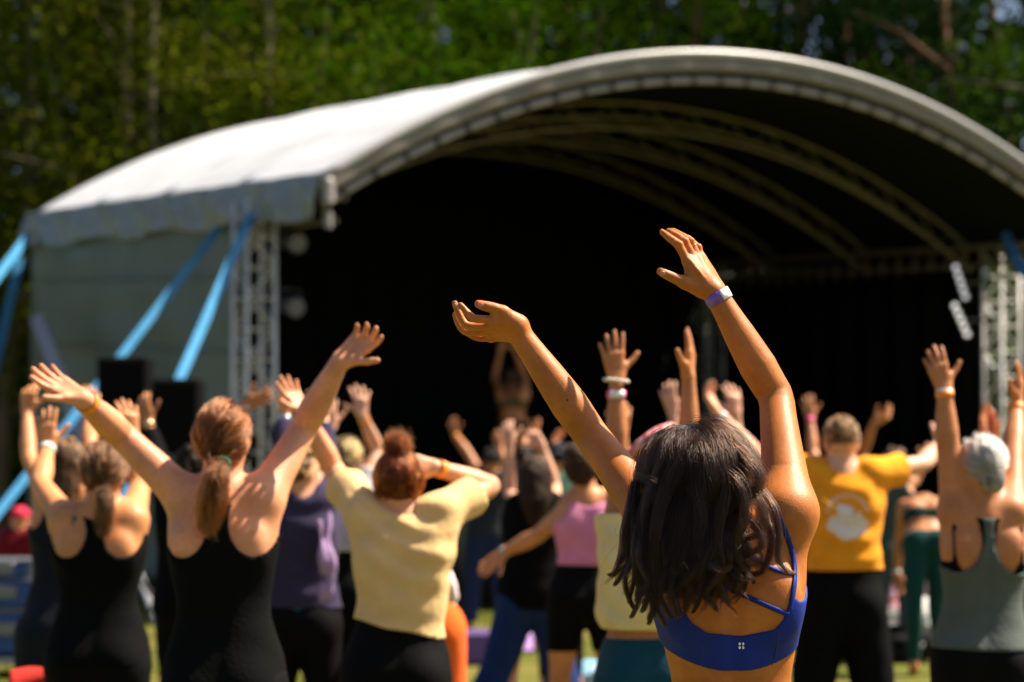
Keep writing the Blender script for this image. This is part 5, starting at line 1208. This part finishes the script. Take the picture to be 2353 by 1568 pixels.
# N: hidden behind the orange shirt
B = make_body(15.0, 1.62, 1935, (1932, 1100), (1930, 1064), (1893, 1112), (1972, 1112),
    {'L': dict(e=(1868, 1040), w=(1862, 962), t=(1852, 900), thumb=(1, 0, .2), curl=.35, spread=.2, se=1, sw=1, st=0), 'R': dict(e=(1982, 1040), w=(2008, 974), t=(2050, 944), thumb=(-.3, -.5, .8), curl=.3, spread=.2, se=1, sw=-1, st=0)}, vox=.014, hvox=.0055)
o = body_mesh(B, SK['tan2']); tag(o, 'person hidden behind the orange shirt, raised hands showing, pink band on one wrist', 'person')
g_tee(B, 'tshirt', BLK, sleeve=.4); g_legs(B, 'trousers', BLKL, waist=.2); head_hair(B, 'bun', (.05, .03, .02), n=300, tie=(0, -.9, 0), matname='darkbun2', rad=.003); band(B, 'L', .95, pink, width=.03)
# O: white hair, grey racer tank
B = make_body(8.6, 1.65, 2250, (2262, 1170), (2258, 1072), (2196, 1178), (2326, 1178),
    {'L': dict(e=(2178, 1036), w=(2170, 896), t=(2143, 802), thumb=(1, 0, .35), curl=.25, spread=.12, to=.9, se=0, sw=0, st=0), 'R': dict(e=(2330, 1040), w=(2337, 932), t=(2350, 838), thumb=(-.4, -.9, .2), curl=.2, se=1, sw=1, st=0)}, vox=.0085, hvox=.0045, build=1.0, armr=1.12)
o = body_mesh(B, SK['tan2']); tag(o, 'woman with white hair and grey racerback tank over a black bra', 'person')
g_tank(B, 'sports_bra', BLK, hem=.60, top=.96, hole=(.072, .81, .046, .17), neck=(.05, .06), infl=.006, beyond=False, extra=[lambda X, Y, Z: (lambda c: np.minimum(np.abs(c[1]) - .125, (c[0] - .70) * .5))(B.T.co(X, Y, Z))])
g_tank(B, 'tank_top', cloth('grey_marl', (.08, .096, .088), bump=.3, bscale=60), hem=.20, top=.99, hole=(.104, .86, .088, .22), neck=(.045, .05), infl=.013, amp=.0015)
g_legs(B, 'leggings', BLKL, waist=.235, infl=.006)
head_hair(B, 'updo', (.60, .57, .50), n=2000, tie=(.25, -.85, -.5), matname='white', light=1.0, rad=.0012, infl=.0, extra=[Ell(B.hc - B.hf * .075 - B.hup * .045 + B.hr * .02, (.042, .04, .05), k=.02)])
band(B, 'L', .93, orange, width=.022); band(B, 'L', .985, mat('white_watch2', (.72, .72, .70), .3), name='watch', width=.014); band(B, 'R', .91, orange, width=.03)
# P: bending forward in dark green leggings
hip = P(2132, 1235, 17.4)
lg = {'L': (P(2102, 1395, 17.35), P(2100, 1524, 17.4)), 'R': (P(2150, 1395, 17.5), P(2165, 1524, 17.6))}
for q in lg.values(): q[1][2] = .085
B = make_body(17.4, 1.66, 2132, (2122, 1152), (2128, 1172), (2078, 1168), (2160, 1165),
    {'L': dict(e=(2066, 1240), w=(2061, 1318), t=(2063, 1358), thumb=(1, -.2, 0), se=1, sw=0, st=0), 'R': dict(e=(2172, 1240), w=(2170, 1318), t=(2170, 1358), thumb=(-1, 0, 0), se=1, sw=0, st=0)}, vox=.013, hvox=.006, neck_d=.30, head_d=.14, headtilt=(0, .8, .3), facing=(0, .8, -.6), legs=lg, pelz=.88)
B.base[2] = 0
o = body_mesh(B, SK['tan2']); tag(o, 'woman bending forward in dark green leggings and matching bra', 'person')
g_tank(B, 'sports_bra', cloth('dark_green', (.010, .032, .026)), hem=.55, top=.72, hole=None, neck=None, infl=.008); g_legs(B, 'leggings', cloth('bottle_green', (.006, .045, .040)), waist=.26, infl=.008)
head_hair(B, 'bun', (.03, .018, .012), n=300, tie=(0, -.9, 0), matname='darkbun3', rad=.003); band(B, 'L', .95, mat('white_watch3', (.7, .7, .7), .3), name='watch', width=.03)
# Q: grey green top
B = make_body(18.5, 1.60, 2052, (2054, 1092), (2055, 1062), (2026, 1100), (2082, 1098),
    {'L': dict(e=(2020, 1160), w=(2024, 1220), t=(2026, 1260), thumb=(1, 0, 0), se=1, sw=0, st=0), 'R': dict(e=(2102, 1108), w=(2122, 1062), t=(2138, 1030), thumb=(-1, 0, 0), se=1, sw=0, st=0)}, vox=.014, hvox=.006)
o = body_mesh(B, SK['fair']); tag(o, 'brown-haired person in grey green top between the orange shirt and the bending woman', 'person')
g_tank(B, 'tank_top', cloth('grey_green', (.045, .07, .055)), hem=.08, hole=(.14, .9, .045, .1), infl=.014); g_legs(B, 'trousers', cloth('slate_grey', (.055, .07, .085)), waist=.2, infl=.012); head_hair(B, 'long', (.10, .05, .025), n=300, matname='brownq', rad=.003, spread_len=.08)
# R: at the edge, striped top
B = make_body(9.6, 1.62, 2436, (2428, 1112), (2426, 1060), (2378, 1128), (2478, 1128),
    {'L': dict(e=(2352, 1240), w=(2356, 1330), t=(2360, 1390), thumb=(1, 0, 0), se=1, sw=0, st=0), 'R': dict(e=(2510, 1240), w=(2510, 1330), t=(2510, 1390), thumb=(-1, 0, 0), se=1, sw=0, st=0)}, vox=.012)
o = body_mesh(B, SK['fair']); tag(o, 'person at the picture edge in a thin-striped grey top, mostly out of view', 'person')
ms = cloth('striped', (.10, .11, .13)); n_ = ms.node_tree.nodes; wv_n = n_.new('ShaderNodeTexWave'); wv_n.bands_direction = 'Z'; wv_n.inputs['Scale'].default_value = 22; tcn = n_.new('ShaderNodeTexCoord'); rpn = n_.new('ShaderNodeValToRGB')
ms.node_tree.links.new(tcn.outputs['Object'], wv_n.inputs['Vector']); ms.node_tree.links.new(wv_n.outputs['Fac'], rpn.inputs[0]); rpn.color_ramp.elements[0].color = (.03, .035, .05, 1); rpn.color_ramp.elements[1].color = (.35, .36, .40, 1); ms.node_tree.links.new(rpn.outputs[0], n_['Principled BSDF'].inputs['Base Color'])
g_tee(B, 'striped_top', ms, sleeve=.6, hem=.15, build=1.2); g_legs(B, 'trousers', BLKL, waist=.24, infl=.012); head_hair(B, 'long', (.12, .07, .035), n=300, matname='brownr', rad=.002, spread_len=.1)
# S: in front of the white-haired woman
B = make_body(11.5, 1.58, 2262, (2262, 1140), (2264, 1088), (2212, 1152), (2312, 1152),
    {'L': dict(e=(2240, 1070), w=(2262, 1000), t=(2262, 922), thumb=(-.6, -.8, 0), curl=.2, spread=.1, se=1, sw=1, st=0), 'R': dict(e=(2306, 1080), w=(2285, 1010), t=(2274, 935), thumb=(.5, -.8, 0), curl=.2, se=1, sw=1, st=0)}, vox=.013)
o = body_mesh(B, SK['rosy']); tag(o, 'person hidden behind the white-haired woman, one hand with orange band above her head', 'person')
g_tee(B, 'tshirt', BLK, sleeve=.4); g_legs(B, 'trousers', BLKL, waist=.2); head_hair(B, 'bun', (.06, .035, .02), n=300, tie=(0, -.9, 0), matname='darkbun4', rad=.003); band(B, 'L', .93, orange, width=.03)
# T: hands either side of the dark head
B = make_body(11.6, 1.60, 1622, (1620, 1128), (1620, 1086), (1572, 1142), (1672, 1142),
    {'L': dict(e=(1560, 1062), w=(1546, 948), t=(1530, 876), thumb=(1, -.2, 0), curl=.3, spread=.2, se=1, sw=1, st=0), 'R': dict(e=(1694, 1062), w=(1692, 950), t=(1680, 884), thumb=(-1, -.3, .1), curl=.3, spread=.2, to=1.1, se=1, sw=1, st=0)}, vox=.013, hvox=.005)
o = body_mesh(B, SK['pale']); tag(o, 'pale person hidden behind the dark wavy hair, only the raised hands showing', 'person')
g_tee(B, 'tshirt', cloth('grey_t', (.2, .2, .22)), sleeve=.4); g_legs(B, 'trousers', BLKL, waist=.2); head_hair(B, 'bun', (.08, .045, .025), n=300, tie=(0, -.9, 0), matname='brownt', rad=.003)
# U: near the stage, dark shirt and jeans
B = make_body(21.5, 1.66, 1118, (1128, 1092), (1130, 1060), (1108, 1102), (1158, 1100),
    {'L': dict(e=(1078, 1046), w=(1046, 1000), t=(1033, 950), thumb=(.8, -.4, 0), curl=.3, spread=.25, se=1, sw=1, st=0), 'R': dict(e=(1170, 1160), w=(1160, 1215), t=(1158, 1250), thumb=(-1, 0, 0), se=1, sw=1, st=0)}, male=True, vox=.014, hvox=.006, stance=.16)
o = body_mesh(B, SK['tan2']); tag(o, 'dark-haired person near the stage in dark shirt, one arm up with orange band', 'person')
g_tee(B, 'tshirt', cloth('dark_grey_t', (.02, .024, .026)), sleeve=.3, hem=.1); g_legs(B, 'jeans', cloth('dark_jeans', (.010, .022, .045)), waist=.2, loose=(.10, .09, .075, .075, .07)); head_hair(B, 'short', (.012, .010, .009), n=300, infl=.008, matname='blackshort', rad=.003); band(B, 'L', .9, orange, width=.04)
# V1, V2: between the long dark hair and the raised arm
B = make_body(19.5, 1.60, 1204, (1206, 1078), (1206, 1056), (1184, 1088), (1234, 1088),
    {'L': dict(e=(1166, 1075), w=(1150, 1030), t=(1140, 1000), thumb=(1, 0, 0), se=1, sw=1, st=0), 'R': dict(e=(1196, 1045), w=(1212, 996), t=(1246, 968), thumb=(-.6, -.6, .3), curl=.3, se=1, sw=1, st=0)}, vox=.014, hvox=.006)
o = body_mesh(B, SK['tan2']); tag(o, 'small distant person whose raised hand shows above the long dark hair', 'person')
g_tee(B, 'tshirt', cloth('dark_grey_t', (.02, .024, .026)), sleeve=.3, hem=.1); g_legs(B, 'trousers', BLKL, waist=.2); head_hair(B, 'bun', (.03, .02, .015), n=200, tie=(0, -.9, 0), matname='darkbun5', rad=.003)
B = make_body(16.2, 1.60, 1288, (1286, 1088), (1284, 1058), (1258, 1098), (1316, 1098),
    {'L': dict(e=(1262, 1062), w=(1274, 1032), t=(1284, 982), thumb=(-.6, -.8, 0), curl=.5, se=1, sw=1, st=0), 'R': dict(e=(1330, 1160), w=(1325, 1220), t=(1322, 1260), thumb=(-1, 0, 0), se=1, sw=1, st=0)}, vox=.014, hvox=.006)
o = body_mesh(B, SK['rosy']); tag(o, 'person in long pale green top beyond the pink tank, fist raised', 'person')
g_tee(B, 'tshirt', cloth('pale_green', (.12, .26, .19)), sleeve=.6, hem=-.05, build=1.1); g_legs(B, 'trousers', BLKL, waist=.22); head_hair(B, 'short', (.02, .025, .045), n=200, infl=.014, matname='bluecap', rad=.003); band(B, 'L', .9, orange, width=.04)
# X: orange trousers, folded forward behind the mustard shirt
lg = {'L': (P(905, 1500, 10.4), P(880, 1700, 10.4)), 'R': (P(1024, 1490, 10.5), P(1046, 1700, 10.5))}
for q in lg.values(): q[0][2] = .46; q[1][2] = .085
B = make_body(10.4, 1.60, 968, (960, 1330), (958, 1392), (925, 1335), (1000, 1335),
    {'L': dict(e=(905, 1450), w=(900, 1560), t=(900, 1620), thumb=(1, 0, 0), se=0, sw=0, st=0), 'R': dict(e=(965, 1450), w=(960, 1560), t=(960, 1620), thumb=(-1, 0, 0), se=0, sw=0, st=0)}, vox=.013, hvox=.006, neck_d=.5, head_d=.06, headtilt=(0, .3, -.9), facing=(0, .5, -.9), legs=lg, pelz=.80, stance=.3)
o = body_mesh(B, SK['rosy']); tag(o, 'person in bright orange trousers folded forward behind the mustard shirt', 'person')
g_legs(B, 'trousers', cloth('bright_orange', (.80, .13, .02)), waist=.24, loose=(.10, .085, .072, .07, .065), infl=.01); g_tee(B, 'jacket', cloth('white_pink', (.75, .60, .60)), sleeve=.6, hem=.2)
sdf_mesh('jacket_hem', [Chain([P(1012, 1312, 10.25), P(1028, 1340, 10.25), P(1038, 1372, 10.28)], [.022, .034, .030], k=.02)], .009, cloth('white_pink', (.75, .60, .60)), o, B.base)
head_hair(B, 'bun', (.08, .045, .02), n=200, tie=(0, -.9, 0), matname='brownx', rad=.003)
# W: instructor on the stage
B = make_body(25.6, 1.66, 1180, (1176, 900), (1174, 872), (1152, 905), (1206, 905),
    {'L': dict(e=(1136, 868), w=(1150, 808), t=(1156, 770), thumb=(1, 0, 0), se=1, sw=0, st=0), 'R': dict(e=(1206, 866), w=(1184, 808), t=(1178, 770), thumb=(-1, 0, 0), se=1, sw=0, st=0)}, vox=.014, hvox=.006, base_z=.99, facing=(0, 1, 0), pelz=.80)
o = body_mesh(B, SK['tan2']); tag(o, 'instructor on the stage in crop top and shorts, arms joined overhead', 'person')
g_tank(B, 'crop_top', cloth('bronze', (.12, .075, .03)), hem=.60, hole=(.13, .88, .05, .11), infl=.01); g_legs(B, 'shorts', BLKL, waist=.28, hem=.99 + .62, infl=.01); head_hair(B, 'long', (.12, .06, .025), n=400, matname='browni', rad=.003, spread_len=.16)
# seated person with red cap by the cases
B = make_body(20.3, 1.62, 36, (42, 1222), (46, 1196), (20, 1232), (72, 1232),
    {'L': dict(e=(10, 1290), w=(20, 1330), t=(26, 1350), thumb=(1, 0, 0), se=1, sw=1, st=0), 'R': dict(e=(84, 1290), w=(76, 1330), t=(70, 1350), thumb=(-1, 0, 0), se=1, sw=1, st=0)}, vox=.014, hvox=.006, pelz=.45,
    legs={'L': (P(24, 1385, 20.75), P(24, 1470, 20.8)), 'R': (P(52, 1385, 20.75), P(52, 1470, 20.8))})
for (c, rr) in B.legc: pass
o = body_mesh(B, SK['rosy']); tag(o, 'seated person in dark red shirt and red cap beside the blue cases', 'person')
g_tee(B, 'shirt', cloth('dark_red', (.16, .008, .012)), sleeve=.7, hem=.08, build=1.1); g_legs(B, 'trousers', BLKL, waist=.2, infl=.012, hem=.1)
sdf_mesh('cap', [Ell(B.hc + B.hup * .035, (.085, .105, .085), np.array([B.hr, B.hf, B.hup]), k=.01), Chain([B.hc + B.hup * .05 + B.hf * .06, B.hc + B.hup * .04 + B.hf * .16], [.03, .02], k=.02, flat=(V3(0, 0, 1), 3))], .012, cloth('red_cap', (.55, .03, .07)), o, B.base, cuts=[lambda X, Y, Z: (B.hc[2] + .02) - Z + 0 * X + 0 * Y])

# ------------------------------------------------------------------ things on the grass
def crate(x0, x1, ytop, ybot, d, body_c, lid_c, label, depth=.6):
    a, b = P(x0, ytop, d), P(x1, ybot, d); w_, h_ = b[0] - a[0], a[2] - b[2]; base = V3((a[0] + b[0]) / 2, d + depth / 2, b[2]); r = empty('flight_case', base); tag(r, label, 'case', 'blue equipment cases')
    mb_ = mat('case_blue', body_c, .5, noise=.1, nscale=5); ml = mat('case_trim', lid_c, .35, metal=.5)
    MB().box(base + V3(0, 0, h_ * .45), (w_, depth, h_ * .89), bev=.012).build('body', mb_, r, base)
    ld = MB().box(base + V3(0, 0, h_ * .95), (w_ + .01, depth + .01, h_ * .09), bev=.01).build('lid', ml, r, base)
    for sx in (-1, 1): MB().box(base + V3(sx * w_ * .495, -depth / 2 - .004, h_ * .42), (.04, .012, h_ * .82)).build('edge_trim', ml, r, base)
    MB().box(base + V3(0, -depth / 2 - .008, h_ * .55), (.16, .02, .09), bev=.006).build('catch', ml, r, base)
crate(-60, 88, 1398, 1504, 17.2, (.008, .05, .20), (.16, .17, .19), 'lower blue equipment case with silver trim, bottom of the stack at the edge', .7)
crate(-60, 82, 1330, 1398, 17.22, (.008, .05, .20), (.16, .17, .19), 'middle blue equipment case of the stack at the edge', .66)
crate(-60, 72, 1288, 1330, 17.25, (.008, .05, .20), (.16, .17, .19), 'flat uppermost blue case of the stack at the edge', .6)
base = P(0, 1504, 17.5); base[2] = 0; pb = P(0, 1504, 17.4)[2]
r = empty('dolly', base); tag(r, 'low grey trolley under the stack of blue cases', 'trolley')
MB().box((base[0], 17.5, pb - .03), (1.1, .72, .05), bev=.01).build('platform', mat('dolly_grey', (.25, .28, .26), .6), r, base)
for sx in (-.45, .45):
    for sy in (-.26, .26): MB().tube([(base[0] + sx - .02, 17.5 + sy, max(pb * .5 - .03, .05)), (base[0] + sx + .02, 17.5 + sy, max(pb * .5 - .03, .05))], max(pb * .5 - .03, .05), 12).build('wheel', m_dark, r, base)
c = P(104, 1243, 17.3); o = sdf_mesh('work_lamp', [Ell(c, (.045, .04, .05), k=.01)], .008, mat('yellow_cap', (.75, .42, .03), .3), None, V3(c[0], c[1], 0)); tag(o, 'small round yellow lamp on a thin stand by the blue cases', 'lamp')
MB().tube([c - V3(0, 0, .05), V3(c[0], c[1], 0)], .01, 6).build('stand', m_dark, o, V3(c[0], c[1], 0))
# red camping chair at the bottom edge
cx, cd = P(66, 1548, 9.0)[0], 9.0; ztop = P(66, 1546, 9.0)[2]; base = V3(cx, cd, 0); r = empty('camping_chair', base); tag(r, 'red fabric back of a camping chair at the bottom picture edge', 'chair')
grid_obj('backrest', lambda u, v: V3(cx - .09 + .16 * u, cd + .02 * math.sin(u * 3.1) + .1 * v, ztop - .42 * (1 - v) - .014 * math.cos((u - .5) * 3.1) * 0 + .012 * math.sin(u * math.pi)), 12, 8, cloth('chair_red', (.55, .04, .03)), r, base, thick=.02)
MB().box((cx, cd - .18, ztop - .44), (.36, .4, .03), bev=.01).build('seat', MATS['cloth_chair_red'], r, base)
for sx in (-.16, .16):
    MB().tube([(cx + sx, cd - .34, 0), (cx + sx, cd + .05, ztop - .4)], .012, 6).build('leg', m_dark, r, base); MB().tube([(cx + sx, cd + .08, 0), (cx + sx, cd - .32, ztop - .42)], .012, 6).build('leg', m_dark, r, base)
# purple mat seen end on: a thick folded mat
def on_ground(x, y): 
    d = 12.0
    for _ in range(40):
        p = P(x, y, d); d *= CAMH / (CAMH - p[2] + 1e-9)
    return P(x, y, d)
p0 = on_ground(1042, 1532); p1 = on_ground(1225, 1532)
def mat_thing(x0, x1, ynear, th, depth, label, c, name='exercise_mat'):
    a, b = on_ground(x0, ynear), on_ground(x1, ynear); cx, cy = (a[0] + b[0]) / 2, a[1] + depth / 2; base = V3(cx, cy, 0); w_ = b[0] - a[0]
    o = grid_obj(name, lambda u, v: V3(cx + (u - .5) * w_, cy + (v - .5) * depth, th + .006 * math.sin(u * 7) * v), 14, 8, mat('mat_' + label[:6], c, .8, bump=.2, bscale=120), None, base, thick=th); tag(o, label, 'mat', 'exercise mats on the grass'); return o
mat_thing(1040, 1228, 1500, .012, 2.0, 'purple exercise mat on the grass in front of the flared jeans', (.30, .17, .42))
bb = on_ground(1095, 1530); base = V3(bb[0], bb[1], 0)
o = MB().box(base + V3(0, .1, .13), (.36, .2, .26), bev=.03).build('foam_block', mat('purple_foam', (.11, .06, .22), .8, bump=.2, bscale=60), None, base); tag(o, 'dark purple foam block standing on the grass beside the orange trousers', 'block')
# soft heaps: towels, bags
def heap(px, py, w_, d_, h_, label, cat, c1, c2, name, seed, lumps=5):
    g = on_ground(px, py); rg = np.random.default_rng(seed); base = V3(g[0], g[1], 0)
    pr = [Ell(base + V3(rg.uniform(-.5, .5) * w_ * .6, rg.uniform(-.5, .5) * d_ * .6, h_ * rg.uniform(.25, .5)), (w_ * rg.uniform(.2, .32), d_ * rg.uniform(.25, .4), h_ * rg.uniform(.35, .55)), k=.05) for _ in range(lumps)]
    pr.append(Ell(base + V3(0, 0, h_ * .28), (w_ * .5, d_ * .5, h_ * .32), k=.06))
    o = sdf_mesh(name, pr, .012, mat('heap_' + name + str(seed), c1, .85, color2=c2, nscale=9, bump=.4, bscale=20), None, base, disp=lambda X, Y, Z: .008 * sines(X, Y, Z, 35, 5, seed), cuts=[lambda X, Y, Z: -Z + .002 + 0 * X + 0 * Y]); return tag(o, label, cat)
heap(772, 1528, .50, .4, .36, 'crumpled pink floral towel heap on the grass behind the dark trousers', 'towel', (.46, .28, .38), (.60, .48, .55), 'towel', 3)
o = heap(1360, 1566, .42, .3, .14, 'light blue and white towel on the grass beside the teal leggings', 'towel', (.12, .38, .62), (.62, .72, .80), 'towel', 4)
def holdall(px, py, w_, d_, h_, label, c):
    g = on_ground(px, py); base = V3(g[0], g[1], 0); r = empty('holdall', base); tag(r, label, 'bag'); m = cloth('bag_' + label[:5], c)
    sdf_mesh('body', [Chain([base + V3(-w_ * .38, 0, h_ * .48), base + V3(w_ * .38, 0, h_ * .48)], [h_ * .48, h_ * .48], k=.02, flat=(V3(0, 1, 0), h_ / d_))], .012, m, r, base, disp=lambda X, Y, Z: .006 * sines(X, Y, Z, 30, 4, 8), cuts=[lambda X, Y, Z: .004 - Z + 0 * X + 0 * Y])
    for sy in (-1, 1): MB().tube([base + V3(-w_ * .2, sy * d_ * .3, h_ * .8), base + V3(-w_ * .12, sy * d_ * .15, h_ * 1.15), base + V3(w_ * .12, sy * d_ * .15, h_ * 1.15), base + V3(w_ * .2, sy * d_ * .3, h_ * .8)], .012, 6).build('handle', m_dark, r, base)
holdall(1978, 1515, .62, .35, .30, 'grey holdall on the grass seen between the dark trouser legs', (.16, .16, .16))
holdall(2052, 1522, .55, .35, .30, 'black holdall on the grass beside the bending woman', (.012, .012, .013))
holdall(2055, 1488, .60, .35, .34, 'pale grey holdall behind the black one', (.22, .22, .21))
heap(2052, 1440, .35, .3, .32, 'orange and pink jacket heap beyond the pale grey holdall', 'jacket', (.62, .16, .06), (.60, .30, .42), 'jacket', 6)
heap(2060, 1425, .28, .25, .42, 'lilac pink bag standing beyond the holdalls', 'bag', (.50, .28, .45), (.60, .45, .55), 'soft_bag', 7)
heap(2150, 1488, .40, .3, .34, 'red and orange jacket heap under the bending woman', 'jacket', (.60, .05, .02), (.75, .28, .03), 'jacket', 8)
# child crouching: white hat and pink top between the bending woman and the grey tank
g = on_ground(2116, 1492); base = V3(g[0], g[1] , 0)
o = sdf_mesh('white_bag', [Ell(base + V3(0, 0, .30), (.115, .11, .13), k=.03), Ell(base + V3(.02, 0, .12), (.13, .12, .12), k=.05)], .012, mat('white_bag', (.68, .70, .66), .7, noise=.1, nscale=20, bump=.5, bscale=30), None, base, disp=lambda X, Y, Z: .008 * sines(X, Y, Z, 45, 5, 2), cuts=[lambda X, Y, Z: .003 - Z + 0 * X + 0 * Y]); tag(o, 'rounded white fabric bag on the grass beside the dark green leggings', 'bag')
heap(2160, 1440, .26, .25, .62, 'pink and white rolled blanket standing behind the white bag', 'blanket', (.62, .38, .42), (.75, .66, .66), 'blanket', 9)
heap(2120, 1515, .30, .25, .18, 'white trainers bundle on the grass in front of the white bag', 'shoes', (.55, .58, .52), (.7, .7, .68), 'shoe_bundle', 10)
